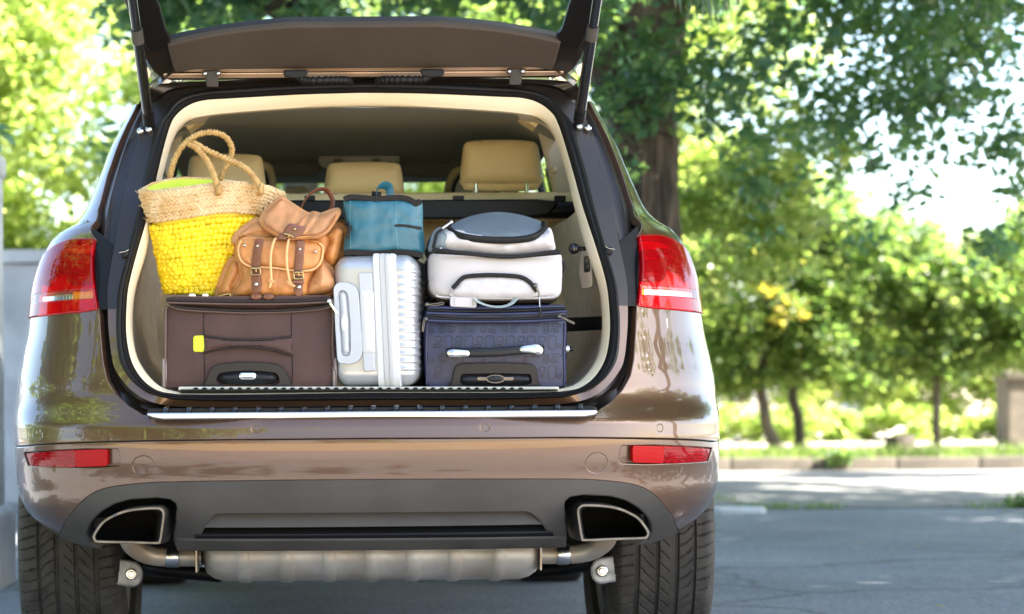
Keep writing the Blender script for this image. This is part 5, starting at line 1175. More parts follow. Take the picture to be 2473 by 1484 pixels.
ho = spl([(501, 938.5), (501, 917), (507, 900), (517, 887), (535, 881), (567, 877.5), (598.5, 876.5), (630, 877.5), (662, 880.8), (680, 887), (691, 900), (698, 917), (697.5, 938.5), (600, 940)], 4)
hi = spl([(523, 917), (527, 907), (536, 901), (567, 896.6), (598, 895.5), (630, 896.6), (661, 900), (671, 906), (676, 917), (673, 927), (662, 932), (640, 936), (560, 936.5), (540, 933), (527, 926)], 4)
mb = MB(); panel(mb, ho, mp, thick=.03, bev=.006, bpx=1.5, step=6, holes=[hi], wr=lambda u, v: -.018); hs = link('handle_housing', mb, 'handle_plastic', bs, 60)
mb = MB(); panel(mb, hi, mp, thick=.01, bev=.001, step=8, wr=lambda u, v: .002); link('handle_well', mb, 'dark_void', hs, 40)
mb = MB(); panel(mb, spl([(533, 913), (540, 905), (565, 901.5), (598, 900.5), (632, 901.5), (656, 905), (665, 913), (657, 921), (632, 923.5), (598, 924), (565, 923.5), (541, 921)], 4), mp, thick=.02, bev=.006, step=6, puff=.008, pw=9, wr=lambda u, v: -.009); pull = link('pull_handle', mb, 'handle_plastic', hs, 60)
mb = MB(); panel(mb, rect(580, 902.8, 617, 915.5, 5), mp, thick=.01, bev=.002, step=5, puff=.002, pw=5, wr=lambda u, v: -.0185); link('button', mb, 'chrome', pull, 60)
zip_pull('zip_pull', [(795, 728), (799, 735), (806, 745), (814, 757)], D - .03, bs)
mb = MB()
for u0, u1 in ((458, 470), (490, 501)): panel(mb, rect(u0, 711.5, u1, 719.5, 2), pmap(D + .0), thick=.012, bev=.002, step=6)
panel(mb, rect(469, 713, 491, 719, 2), pmap(D + .004), thick=.01, bev=.001, step=6, m=1); link('buckle', mb, ['chrome', 'zip_black'], bs, 40)
mb = MB(); mb.tube(upath([(524, 718.5), (531, 716), (541, 712.5), (553, 710.5), (557, 711.5), (555, 717)], D - .005), .0021, 6); link('lock_ring', mb, 'brass', bs, 60)

# ---------------------------------------------------------------- navy suitcase
z4 = Zm((785, 422.6), .3824); D = 5.445
ns = thing('suitcase', 'navy blue suitcase with embossed rectangles and a chrome ended carrying handle', 'suitcase', tuple(P(1197, 935, D)))
bul = lambda u, v: .012 * (abs(u - 1196) / 170) ** 3 + .006 * ((v - 855) / 85) ** 2
mpn = pmap(D, bul)
mb = MB(); panel(mb, rnd([(1028, 776), (1364, 774), (1366, 800), (1364, 926), (1358, 934), (1036, 935), (1030, 900), (1027, 800)], 7), mpn, thick=.50, bev=.011, bpx=4, step=8, cap=True, wr=lambda u, v: .0015 * fn(u * .03, v * .03, 3)); link('body', mb, 'navy_fabric', ns, 60)
mb = MB(); panel(mb, rnd([(1031, 751), (1040, 742), (1355, 739), (1367, 746), (1368, 758), (1362, 772), (1034, 774), (1029, 764)], 6), pmap(D - .006, lambda u, v: .012 * (abs(u - 1196) / 170) ** 3), thick=.48, bev=.008, bpx=3, step=8, cap=True, wr=lambda u, v: .003 * fn(u * .02, v * .12, 5)); link('lid', mb, 'navy_fabric', ns, 60)
for pts, r_, m_ in (([(1032, 749), (1110, 752), (1200, 752), (1290, 749), (1366, 745)], .0034, 'zip_black'), ([(1031, 756), (1110, 759), (1200, 759), (1290, 757), (1367, 752)], .0036, 'navy_fabric'), ([(1030, 768), (1110, 771.5), (1200, 771.5), (1290, 769), (1366, 764)], .0040, 'zip_black'), ([(1029, 774), (1110, 777), (1200, 777), (1290, 775.5), (1365, 771)], .0036, 'navy_fabric'), ([(1033, 743.5), (1110, 744.5), (1200, 744), (1290, 742.5), (1362, 740)], .0034, 'navy_fabric')):
    mb = MB(); mb.tube(upath(pts, D - .013), r_, 8); link('zip' if m_ == 'zip_black' else 'piping', mb, m_, ns, 60)
for u in (1030, 1363):
    mb = MB(); mb.tube([mpn(u + .8 * math.sin(v * .05), v, -.001) for v in np.linspace(780, 930, 12)], .003, 8); link('edge_piping', mb, 'navy_fabric', ns, 60)
# embossed pattern: large and small rounded rectangle rings, each its own piece up to the edges of the face
def remb(u0, v0, u1, v1, w_, kk):
    if u0 < 1036 or u1 > 1358 or v0 < 781 or v1 > 932: return
    if (v1 > 875 and u1 > 1088 and u0 < 1302): return
    mb = MB(); r_ = min(u1 - u0, v1 - v0) * .32
    panel(mb, rect(u0, v0, u1, v1, r_, 3), mpn, thick=.003, bev=.0008, bpx=.5, step=9, holes=[rect(u0 + w_, v0 + w_, u1 - w_, v1 - w_, max(1, r_ - w_ * .6), 3)], wr=lambda u, v: -.0011); link('embossed_ring', mb, 'navy_emboss', ns, 40)
for rr_ in range(5):
    v0 = 786 + rr_ * 36.5
    for c in range(-1, 9):
        u0 = 1044 + c * 50.2 + (25 if rr_ % 2 else 0)
        if rr_ % 2 == 0:
            remb(u0 + 16, v0 - 4, u0 + 32, v0 + 19, 1.7, 0); remb(u0 + 20.5, v0 + 1, u0 + 27.5, v0 + 14, 1.3, 1)
            remb(u0 - 6, v0 + 9, u0 + 4, v0 + 18, 1.4, 2); remb(u0 - 11, v0 - 4, u0 + 10, v0 + 4, 1.2, 3); remb(u0 + 36, v0 + 8, u0 + 46, v0 + 17, 1.4, 4)
        else:
            remb(u0 + 4, v0 - 12, u0 + 25, v0 + 21, 1.9, 0); remb(u0 - 18, v0 - 10, u0 - 2, v0 + 4, 1.4, 1); remb(u0 - 15, v0 + 9, u0 - 5, v0 + 17, 1.3, 2); remb(u0 + 28, v0 + 8, u0 + 36, v0 + 18, 1.2, 3)
mb = MB(); pts = upath([(1086, 852, D - .010), (1096, 851, D - .024), (1130, 852, D - .034), (1196, 851, D - .036), (1262, 846, D - .034), (1298, 844.5, D - .024), (1306, 845, D - .010)], D)
mb.tube(pts, .0108, 12, flat=(.85, 1.0), up=(0, -1, 0)); hn = link('handle', mb, 'handle_plastic', ns, 50)
for pts in ([(1081, 851), (1090, 847.5), (1098, 847.5), (1118, 849), (1131, 850.5), (1131, 859), (1100, 861), (1088, 861)], [(1309, 844), (1302, 836.5), (1292, 835), (1260, 840), (1258, 848), (1290, 851), (1303, 855), (1308, 852)]):
    mb = MB(); panel(mb, rnd(pts, 4), pmap(D - .046), thick=.045, bev=.004, step=6, puff=.003, pw=6); link('chrome_end', mb, 'steel', hn, 60)
ho = spl([(1093, 936), (1092, 922), (1097, 896), (1104, 884), (1120, 880), (1196, 878), (1270, 880), (1288, 884), (1295, 897), (1298, 922), (1296, 936), (1196, 938)], 4)
hi = spl([(1110, 925), (1111, 912), (1117, 904), (1140, 903), (1196, 902), (1255, 903), (1277, 904), (1282, 912), (1282, 925), (1270, 931), (1240, 933), (1150, 933.5), (1122, 932)], 4)
mb = MB(); panel(mb, ho, mpn, thick=.03, bev=.006, bpx=1.5, step=6, holes=[hi], wr=lambda u, v: -.018); hs = link('handle_housing', mb, 'handle_plastic', ns, 60)
mb = MB(); panel(mb, hi, mpn, thick=.01, bev=.001, step=8, wr=lambda u, v: .002); link('handle_well', mb, 'dark_void', hs, 40)
mb = MB(); panel(mb, spl([(1113, 916), (1124, 908), (1196, 906), (1268, 907), (1280, 915), (1272, 925), (1196, 928), (1122, 926)], 4), mpn, thick=.02, bev=.006, step=6, puff=.008, pw=8, wr=lambda u, v: -.009); pull = link('pull_handle', mb, 'handle_plastic', hs, 60)
mb = MB(); panel(mb, ell(1195, 916, 21, 8.6, 20), mpn, thick=.01, bev=.002, step=5, puff=.003, pw=6, wr=lambda u, v: -.017); link('button', mb, 'handle_plastic', pull, 60)
mb = MB(); panel(mb, ell(1195, 916, 22.5, 10, 24), mpn, thick=.004, bev=.001, step=5, holes=[ell(1195, 916, 20.5, 8.2, 24)], wr=lambda u, v: -.0185)
for u0, u1 in ((1152, 1173), (1217, 1238)): panel(mb, rect(u0, 912, u1, 919, 2), mpn, thick=.004, bev=.001, step=5, wr=lambda u, v: -.0175)
link('button_rim', mb, 'tip_steel', pull, 60)
for pts in ([(1350, 765), (1362, 769), (1374, 776), (1386, 781)], [(1031, 736), (1045, 737), (1060, 735), (1071, 733)], [(1028, 771), (1024, 778), (1022, 790), (1021, 800)]):
    mb = MB(); mb.ball(P(*pts[0], D - .022), .006, 8, 6)
    for o_ in (-1, 1): mb.tube([P(p[0] + o_ * 1.2 * (i > 0), p[1] + o_ * 2.2 * (i > 0), D - .024) for i, p in enumerate(pts)], .0017, 6)
    mb.tube([P(pts[-1][0] - 1.2, pts[-1][1] - 2.2, D - .024), P(pts[-1][0] + 1.2, pts[-1][1] + 2.2, D - .024)], .0017, 6); link('zip_pull', mb, 'tip_steel', ns, 50)
mb = MB(); mb.tube([P(1366, 843, D + .03), P(1374, 843, D + .03)], .010, 12); mb.tube([P(1374, 843, D + .03), P(1386, 845, D + .03)], [.007, .004], 10, m=1); link('side_foot', mb, ['chrome', 'black_plastic'], ns, 50)

# ---------------------------------------------------------------- silver hard case
D = 5.43; YAW = -.16
hc = thing('suitcase', 'silver ribbed hard shell suitcase standing upright in the middle of the boot', 'suitcase', tuple(P(917, 935, D)))
def rbox(c, size, r, n, yaw, disp=None, tilt=0):
    """densely meshed box with rounded edges; disp(local point, normal) moves the surface along its normal"""
    mb = MB(); hx, hy, hz = [s / 2 for s in size]; R = Matrix.Rotation(yaw, 3, 'Z') @ Matrix.Rotation(tilt, 3, 'Y'); c = Vector(c)
    def face(ax, sg):
        o = [k for k in range(3) if k != ax]; N1, N2 = n[o[0]], n[o[1]]; rows = []
        for i in range(N1 + 1):
            row = []
            for j in range(N2 + 1):
                p = [0, 0, 0]; p[ax] = sg * (hx, hy, hz)[ax]; p[o[0]] = (2 * i / N1 - 1) * (hx, hy, hz)[o[0]]; p[o[1]] = (2 * j / N2 - 1) * (hx, hy, hz)[o[1]]
                q = Vector([max(-h + r, min(h - r, x)) for x, h in zip(p, (hx, hy, hz))]); d_ = Vector(p) - q
                nn = d_.normalized() if d_.length > 1e-9 else Vector([sg if k == ax else 0 for k in range(3)])
                x = q + nn * r
                if disp: x = x + nn * disp(x, nn)
                row.append(R @ x + c)
            rows.append(row)
        mb.grid(rows, flip=(sg > 0) if ax != 1 else (sg < 0))
    for ax in range(3):
        for sg in (-1, 1): face(ax, sg)
    return mb
fc = P(905, 775, D); wid, dep, hei = .170, .30, .320
Rz = Matrix.Rotation(YAW, 3, 'Z'); cc = Vector((P(917, 774, D).x + .012, D + dep / 2 - .005, P(917, 774, D).z))
def ribs(p, nn):
    if p.x < .030: return 0
    z = p.z + .0; k = ((z / .0182) % 1.0); g = max(0, 1 - abs(k - .5) / .30); f_ = min(1, max(0, (p.x - .056) / .012)) * (1 if abs(z) < .125 else max(0, 1 - (abs(z) - .125) / .01))
    return .0021 * f_ * math.sin(PI * .5 * g)
mb = rbox(cc, (wid + .035, dep, hei), .036, (36, 40, 150), YAW, ribs); link('shell', mb, 'silver_shell', hc, 60)
fp = cc + Rz @ Vector((0, -dep / 2, 0))
nrm = Rz @ Vector((0, -1, 0))
def mph(u, v, d=0.0):
    r0 = P(u, v, 1.0) - Vector((0, 0, H)); o = Vector((0, 0, H)); t = (fp - o).dot(nrm) / r0.dot(nrm); return o + r0 * t - nrm * d
for k, (ua, ub, w_, m_, dd) in enumerate([(902, 915, 15, 'white_plastic', -.004), (918, 930, 8, 'zip_pale', -.006), (931.5, 938, 6, 'zip_pale', -.008), (940, 952, 8, 'white_plastic', -.005)]):
    uu = ua; s_ = 14
    mb = MB(); panel(mb, rnd([(ua, 615), (ub, 615), (ub + s_, 933), (ua + s_, 933)], 3), mph, thick=.02, bev=.003, step=14, wr=lambda u, v: dd + .012 * max(0, (abs(v - 774) - 140) / 20) ** 2); link('zip' if m_ == 'zip_pale' else 'rim_band', mb, m_, hc, 50)
for ua in (916.5, 931, 939.2):
    mb = MB(); mb.tube([mph(ua + 14 * (v - 615) / 318, v, -.0035 + .012 * max(0, (abs(v - 774) - 140) / 20) ** 2) for v in np.linspace(618, 930, 30)], .0009, 5); link('zip_seam', mb, 'guard_plastic', hc, 60)
ho = rnd([(808, 695), (818, 684), (848, 684), (866, 703), (872, 790), (876, 852), (868, 872), (850, 880), (820, 877), (817, 866), (812, 780)], [8, 6, 14, 14, 5, 8, 8, 8, 8, 5, 5])
hi = rnd([(817, 708), (824, 701), (836, 702), (843, 712), (849, 780), (850, 850), (845, 861), (833, 863), (825, 857), (821, 780)], [5, 5, 5, 6, 3, 6, 5, 5, 5, 3])
mb = MB(); panel(mb, ho, mph, thick=.03, bev=.006, bpx=1.5, step=7, holes=[hi], wr=lambda u, v: -.014); hs = link('handle_housing', mb, 'pale_plastic', hc, 60)
mb = MB(); panel(mb, hi, mph, thick=.006, bev=.001, step=9, wr=lambda u, v: -.002); link('handle_well', mb, 'guard_plastic', hs, 40)
mb = MB(); panel(mb, rnd([(820, 712), (824, 704), (834, 705), (839, 714), (844, 780), (847, 850), (842, 857), (833, 858), (828, 850), (824, 780)], 6), mph, thick=.02, bev=.004, step=6, puff=.008, pw=9, wr=lambda u, v: -.006); pull = link('pull_handle', mb, 'pale_plastic', hs, 60)
mb = MB(); panel(mb, ell(834, 781, 8, 20, 20), mph, thick=.006, bev=.001, step=5, puff=.002, pw=5, wr=lambda u, v: -.0150); link('button', mb, 'white_plastic', pull, 60)
mb = MB(); panel(mb, rnd([(873, 706), (899, 706), (903, 850), (880, 850)], 3), mph, thick=.02, bev=.004, step=8, puff=.004, pw=12, wr=lambda u, v: -.010); sh = link('side_handle', mb, 'white_plastic', hc, 50)
for pts in ([(869, 663), (896, 662), (898, 707), (872, 708)], [(879, 851), (902, 850), (904, 894), (882, 896)]):
    mb = MB(); panel(mb, rnd(pts, 3), mph, thick=.02, bev=.003, step=8, wr=lambda u, v: -.008); link('handle_mount', mb, 'pale_plastic', sh, 50)
mb = MB(); mb.tube([P(882, v, D + .055) for v in (624, 618, 613.5, 612)], [.0135, .0135, .0125, .009], 16); link('top_foot', mb, 'white_plastic', hc, 60)
mb = MB(); mb.tube([P(912, 936, D + .02), P(942, 936, D + .02)], .004, 8); link('zip_pull', mb, 'tip_steel', hc, 50)

# ---------------------------------------------------------------- teal cool bag
D = 5.46
tb_ = thing('cool_bag', 'teal blue box shaped cool bag with black binding standing on the silver suitcase', 'bag', tuple(P(925, 615, D)))
def soft(u, v): return .010 * ((u - 925) / 95) ** 2 + .004 * fn(u * .03, v * .035, 3) + .003 * fn(u * .07, v * .06, 8) - .006 * max(0, 1 - abs(v - 548 - .05 * (u - 925)) / 12) * 0
mt_ = pmap(D, soft)
mb = MB(); panel(mb, spl([(832, 488), (840, 484), (880, 484), (930, 484), (975, 484), (1005, 485), (1017, 487), (1019, 520), (1019, 550), (1022, 580), (1023, 606), (1010, 612), (960, 610), (900, 611), (840, 612), (833, 606), (836, 575), (842, 555), (838, 520)], 3), mt_, thick=.22, bev=.008, bpx=3, step=7, puff=.012, pw=26, cap=True); link('body', mb, 'teal_fabric', tb_, 60)
for pts, dd in (([(831, 483), (845, 477), (875, 478), (905, 481), (940, 479), (970, 478), (990, 483), (1003, 492), (1012, 489), (1016, 484)], -.004), ([(832, 612), (850, 610), (880, 612), (925, 611), (970, 610), (1000, 614), (1022, 618)], -.006)):
    mb = MB(); mb.tube(upath(pts, D + dd), .0062, 8, flat=(1.1, .5), up=(0, 0, 1)); link('binding', mb, 'dark_binding', tb_, 60)
mb = MB(); o = [(834, 479), (1014, 481), (1000, 476), (850, 475)]
mb.grid([[P(a, 480 + 1.5 * math.sin(a * .05), D + .004 + q) for a in np.linspace(834, 1016, 20)] for q in np.linspace(0, .21, 5)]); link('top_panel', mb, 'teal_fabric', tb_, 60)
for pts, k in (([(846, 487), (845, 530), (846, 560), (847, 605)], 30), ([(957, 487), (956, 520), (955, 548), (958, 575), (960, 604)], 30), ([(955, 543), (985, 541), (1018, 540)], 14)):
    mb = MB(); stitches(mb, pts, D, k, .0007, .6, lambda u, v, d: mt_(u, v, -.0118)); link('stitching', mb, 'teal_stitch', tb_, 0)
mb = MB(); mb.tube([mt_(u, v, -.012) for u, v in spl([(953, 547), (970, 546), (1000, 550), (1018, 553)], 4, False)], .0035, 8, flat=(1, .6)); link('pocket_zip', mb, 'zip_black', tb_, 60)
mb = MB(); mb.tube([P(u, v, D - .012) for u, v in ((846, 546), (844, 556), (840, 570), (839, 578))], .0042, 8, flat=(1, .5)); link('zip_pull', mb, 'zip_black', tb_, 50)
mb = MB(); mb.tube([mt_(u, v, -.004) for u, v in spl([(834, 545), (840, 540), (846, 546)], 4, False)], .003, 6); link('zip', mb, 'zip_black', tb_, 50)
mb = MB(); hpts = upath([(908, 480, D + .03), (910, 460, D + .03), (918, 449.5, D + .04), (930, 448, D + .06), (940, 455, D + .08), (943, 478, D + .09)], D); mb.tube(hpts, .011, 8, flat=(.12, 1.0), up=None); hh = link('handle', mb, 'teal_fabric', tb_, 50)
mb = MB(); mb.tube([P(u, v, d) for u, v, d in ((908, 481, D + .025), (909.5, 463, D + .024))], .0118, 8, flat=(1.0, .16), up=(1, 0, 0)); link('handle_tab', mb, 'dark_binding', hh, 50)

# ---------------------------------------------------------------- pale grey trolley backpack
D = 5.44
gb = thing('travel_bag', 'pale grey travel bag with a dark grey domed pocket lying on the navy suitcase', 'bag', tuple(P(1197, 733, D)))
mb = MB(); panel(mb, rnd([(1038, 622), (1048, 612), (1130, 615), (1230, 621), (1300, 617), (1345, 612), (1354, 618), (1355, 660), (1353, 708), (1340, 719), (1200, 722), (1065, 719), (1042, 706), (1038, 660)], [10, 8, 20, 30, 20, 8, 8, 10, 12, 10, 20, 12, 12, 10]), pmap(D, lambda u, v: .020 * (abs(u - 1196) / 160) ** 4), thick=.40, bev=.012, bpx=4, step=8, puff=.010, pw=30, cap=True); link('body', mb, 'pale_fabric', gb, 60)
mid = [(1046, 606), (1050, 585), (1062, 565), (1080, 556), (1120, 560), (1220, 572), (1310, 562), (1328, 552), (1336, 580), (1337, 604), (1300, 609), (1210, 618), (1110, 609), (1060, 605)]
mb = MB(); panel(mb, spl(mid, 4), pmap(D + .025), thick=.30, bev=.012, bpx=3, step=7, puff=.034, pw=34, wr=lambda u, v: .006 * fn(u * .035, v * .05, 11) + .006 * math.exp(-((u - 1225 + (v - 575)) / 14) ** 2)); link('middle_section', mb, 'pale_fabric', gb, 60)
mb = MB(); panel(mb, spl([(1044, 604), (1046, 585), (1052, 566), (1066, 556), (1090, 572), (1082, 590), (1080, 606)], 4), pmap(D + .012), thick=.20, bev=.008, step=7, puff=.022, pw=20); link('side_gusset', mb, 'ripstop_grey', gb, 60)
dome = [(1083, 553), (1092, 545), (1120, 530), (1160, 519), (1205, 514.5), (1250, 520), (1290, 531), (1310, 541), (1312, 550), (1300, 562), (1260, 572), (1210, 575), (1150, 573), (1105, 566)]
# top pocket: a sloping sheet that climbs away from the camera
def domemap(u, v, d=0.0):
    t = max(0, min(1, (574 - v) / 58)); return P(u, v, D + .01 + .17 * t ** 1.2 + d)
mb = MB(); panel(mb, spl(dome, 4), domemap, thick=.05, bev=.008, bpx=2, step=7, puff=.02, pw=26, wr=lambda u, v: .004 * fn(u * .03, v * .06, 21)); link('top_pocket', mb, 'ripstop_grey', gb, 60)
mb = MB(); zp = spl([(1084, 548), (1086, 556), (1100, 566), (1130, 574.5), (1180, 580), (1220, 581), (1265, 578), (1296, 570), (1312, 558), (1316, 546), (1312, 541)], 6, False)
mb.tube([domemap(u, v, -.022 + .004) for u, v in zp], .0082, 10, flat=(1.0, .7), up=(0, -.5, 1)); link('pocket_piping', mb, 'zip_black', gb, 60)
mb = MB(); mb.tube(upath([(1044, 608), (1056, 604), (1080, 607), (1130, 613), (1190, 619.5), (1235, 621), (1290, 616), (1330, 609), (1354, 611)], D - .022), .0048, 8); mb.tube(upath([(1039, 610), (1050, 611), (1130, 616), (1190, 622), (1235, 623.5), (1290, 619), (1354, 613)], D - .010), .0025, 6); link('main_zip', mb, 'zip_black', gb, 60)
arch_ = [(1090, 706), (1094, 697), (1103, 686), (1112, 676), (1124, 670), (1150, 667.5), (1190, 666.5), (1240, 668), (1262, 672), (1280, 684), (1290, 697), (1296, 712), (1250, 720), (1160, 720), (1094, 716)]
mb = MB(); panel(mb, spl(arch_, 4), pmap(D - .012), thick=.012, bev=.003, step=7, puff=.012, pw=18, wr=lambda u, v: .003 * fn(u * .05, v * .07, 14)); link('front_pocket', mb, 'pale_fabric', gb, 60)
mb = MB(); mb.tube(upath([(1093, 697), (1103, 686), (1112, 676), (1124, 669), (1150, 666), (1190, 665), (1240, 667), (1264, 672), (1282, 684), (1292, 698), (1297, 705)], D - .022), .0052, 8); link('pocket_zip', mb, 'zip_black', gb, 60)
for pts in ([(1293, 690), (1297, 698), (1301, 708), (1302, 720)],): zip_pull('zip_pull', pts, D - .030, gb, 'tip_steel')
mb = MB(); mb.tube(upath([(1302, 718), (1303, 730), (1304, 748)], D - .034), .0013, 6); mb.tube(upath([(1303.5, 742), (1304.5, 755), (1304.5, 766)], D - .034), .0034, 8, m=1); link('zip_cord', mb, ['pale_plastic', 'zip_black'], gb, 60)
for u, v, u2, v2 in ((1052, 605, 1064, 602), (1068, 552, 1090, 537)): mb = MB(); mb.tube([P(u, v, D - .02), P(u2, v2, D - .022)], .0034, 8); mb.ball(P(u2, v2, D - .02), .005, 8, 6); link('zip_slider', mb, 'steel', gb, 50)
mb = MB(); mb.tube(upath([(1090, 538), (1076, 550), (1056, 562), (1050, 580), (1046, 600)], D - .004), .003, 6); link('zip', mb, 'zip_black', gb, 60)
mb = MB(); panel(mb, rnd([(1055, 716), (1345, 716), (1336, 728), (1062, 728)], 5), pmap(D + .02), thick=.35, bev=.005, step=14); link('base', mb, 'dark_binding', gb, 50)
mb = MB(); mb.tube(upath([(1054, 713), (1070, 718), (1196, 722), (1320, 719), (1344, 713)], D - .006), .0024, 6); link('base_piping', mb, 'pale_fabric', gb, 60)
mb = MB(); panel(mb, rnd([(1089, 719), (1150, 721), (1149, 742), (1089, 739)], 3), pmap(D - .016), thick=.008, bev=.002, step=8); lb_ = link('label_patch', mb, 'pale_fabric', gb, 40)
mb = MB()
for u in (1097, 1142): stitches(mb, [(u, 721), (u, 740)], D - .017, 9, .0008)
link('stitching', mb, 'guard_plastic', lb_, 0)
mb = MB(); mb.tube(upath([(1146, 722, D - .014), (1160, 732, D - .024), (1185, 740, D - .03), (1212, 741, D - .03), (1234, 734, D - .024), (1246, 721, D - .014)], D), .0085, 8, flat=(.14, 1.0), up=None); link('carry_loop', mb, 'strap_grey', gb, 50)
for pts in ([(1036, 636), (1026, 642), (1024, 668), (1030, 682), (1038, 684)], [(1354, 630), (1361, 636), (1362, 652), (1356, 668), (1353, 676)]):
    mb = MB(); mb.tube(upath([(p[0], p[1], D + .06) for p in pts], D), .007, 8, flat=(.4, 1.2)); link('side_strap', mb, 'zip_black', gb, 50)

# ---------------------------------------------------------------- woven beach basket
DB = 5.60
wb = thing('beach_basket', 'woven straw basket with yellow lower half and two rope handles on the brown suitcase', 'basket', tuple(P(500, 712, DB)))
def prof_(h):
    """front outline by height h (0 bottom .. 1 rim): left u, right u, v at left, v at right, sag of the front"""
    ul = float(np.interp(h, [0, .04, .15, .35, .55, .68, .82, 1.0], [406, 399, 394, 384, 372, 363, 351, 340.5])); ur = float(np.interp(h, [0, .15, .5, .7, .85, 1.0], [598, 606, 630, 648, 668, 687.5]))
    vl = float(np.interp(h, [0, .15, .35, .55, .68, .82, 1.0], [708, 680, 633, 577, 541, 503, 459])); vr = float(np.interp(h, [0, .5, .68, 1.0], [716, 590, 532, 467]))
    return ul, ur, vl, vr
def bask(h, th, out=0.0):
    """th 0..2pi round the basket, th=pi/2 is the middle of the front"""
    ul, ur, vl, vr = prof_(h); c = math.cos(th); s = math.sin(th); t = .5 - .5 * c * 1.0
    u = ul + (ur - ul) * t; depth = .055 + .025 * h
    bow = float(np.interp(t, [0, .07, .25, .42, .56, .70, .9, 1], [0, 4, -4, -13, -21, -23, -14, 0])) * float(np.interp(h, [0, .3, .68, 1.0], [-.1, .25, .75, 1])) if s > 0 else 0   # front edge bows upward near the rim
    back = float(np.interp(t, [0, .07, .19, .3, .48, .62, .8, 1], [0, -14, -25, -30, -29, -25, -18, 0])) * float(np.interp(h, [0, .6, 1.0], [0, .15, 1])) if s < 0 else 0
    v = vl + (vr - vl) * t + bow + back
    p = P(u, v, DB - depth * s); nrm_ = Vector((-c * (.35 + .65 * abs(c)), -s, 0)).normalized(); return p + nrm_ * out, nrm_
NB = 72
mb = MB(); mb.grid([[bask(h, 2 * PI * k / NB, -.004)[0] for k in range(NB)] for h in np.linspace(0, .70, 14)], closed=True, flip=True); mb.f.append(tuple(range(NB))); mb.m.append(0); link('yellow_base', mb, 'yellow_palm', wb, 60)
mb = MB(); mb.grid([[bask(h, 2 * PI * k / NB, -.004)[0] for k in range(NB)] for h in np.linspace(.68, .995, 8)], closed=True, flip=True); link('straw_shade_base', mb, 'rope_straw', wb, 60)  # darker straw colour stands for shade in the gaps between the plaits
mb = MB(); mb.grid([[bask(h, 2 * PI * k / NB, -.010)[0] for k in range(NB)] for h in np.linspace(.4, .995, 8)], closed=True, flip=False); mb.grid([[bask(.995, 2 * PI * k / NB, o)[0] for k in range(NB)] for o in (-.010, -.003)], closed=True); link('lining', mb, 'lime_lining', wb, 60)
def arcpts(h, n):                           # evenly spaced angles along the row
    th = np.linspace(0, 2 * PI, 361); pp = [bask(h, t)[0] for t in th]; cum = np.concatenate([[0], np.cumsum([(pp[i + 1] - pp[i]).length for i in range(360)])])
    return np.interp(np.arange(n) / n * cum[-1], cum, th), cum[-1]
rr_ = random.Random(9)
def knot(mb, h, th, size, roll, out, lens):
    p, nn = bask(h, th, out); p2, _ = bask(h, th + .02, out); tx = (p2 - p).normalized(); up = nn.cross(tx); up = up if up.z > 0 else -up
    R = Matrix((tx, nn, up)).transposed(); Rl = Matrix.Rotation(roll, 3, 'Y'); mb.ball(p, (size * lens, size * .66, size), 8, 6, rot=R @ Rl)
NR = 8
for i in range(NR):
    h = .02 + .655 * (i + .35) / NR; mb = MB(); hh_ = .655 / NR
    ths, L = arcpts(h, 10); n = int(L / .0132)
    ths, L = arcpts(h, n)
    for k in range(n):
        dh = hh_ * .26
        knot(mb, h + dh + .004 * rr_.uniform(-1, 1), ths[k], .0080 * rr_.uniform(.82, 1.18), .60 + rr_.uniform(-.35, .35), .0026 + rr_.uniform(-.0015, .002), 1.22)
        knot(mb, h - dh + .004 * rr_.uniform(-1, 1), ths[k] + (ths[1] - ths[0]) * .5, .0080 * rr_.uniform(.82, 1.18), -.60 + rr_.uniform(-.35, .35), .0026 + rr_.uniform(-.0015, .002), 1.22)
    link('braid_row', mb, 'yellow_palm', wb, 70)
NS = 4
for i in range(NS):
    h = .70 + .292 * (i + .5) / NS; mb = MB(); hh_ = .292 / NS
    ths, L = arcpts(h, 10); n = int(L / .0098); ths, L = arcpts(h, n)
    for k in range(n):
        for sgn in (1, -1):
            hc_ = h + sgn * hh_ * .24; a = ths[k] + (ths[1] - ths[0]) * (.5 if sgn < 0 else 0)
            p, nn = bask(hc_, a, .0035 + rr_.uniform(-.0008, .001)); p2, _ = bask(hc_, a + .02, 0.0035); tx = (p2 - p).normalized(); up = nn.cross(tx); up = up if up.z > 0 else -up
            R = Matrix((tx, nn, up)).transposed() @ Matrix.Rotation(sgn * (.62 + rr_.uniform(-.12, .12)), 3, 'Y') @ Matrix.Rotation(rr_.uniform(-.2, .3), 3, 'X')
            mb.ball(p, (.0128 * rr_.uniform(.85, 1.1), .0038, .0043), 7, 5, rot=R)
    link('plaited_row', mb, 'straw', wb, 70)
mb = MB(); ths, L = arcpts(1.0, 10); n = int(L / .0065); ths, L = arcpts(1.0, n)
for k in range(n):
    p, nn = bask(1.0, ths[k], -.002); p2, _ = bask(1.0, ths[k] + .02, -.002); tx = (p2 - p).normalized(); mb.ball(p, (.0062, .0045, .0042), 6, 5, rot=Matrix((tx, tx.cross(Vector((0, 0, 1))).normalized(), Vector((0, 0, 1)))).transposed() @ Matrix.Rotation(.6, 3, 'Y'))
link('rim', mb, 'straw', wb, 70)
zo = Zm((301.9, 289.8), .3093)
def rope(name, pts, r=.0074):
    q = path([P(*zo(p[:2]), p[2]) for p in pts], 22)
    mb = MB(); mb.tube(q, r, 14, disp=lambda i, th: .0013 * math.sin(i * 1.55 + th) + .0006 * math.sin(i * .61 + 2 * th)); return link(name, mb, 'rope_straw', wb, 80)
hb_, hf = DB + .075, DB - .075
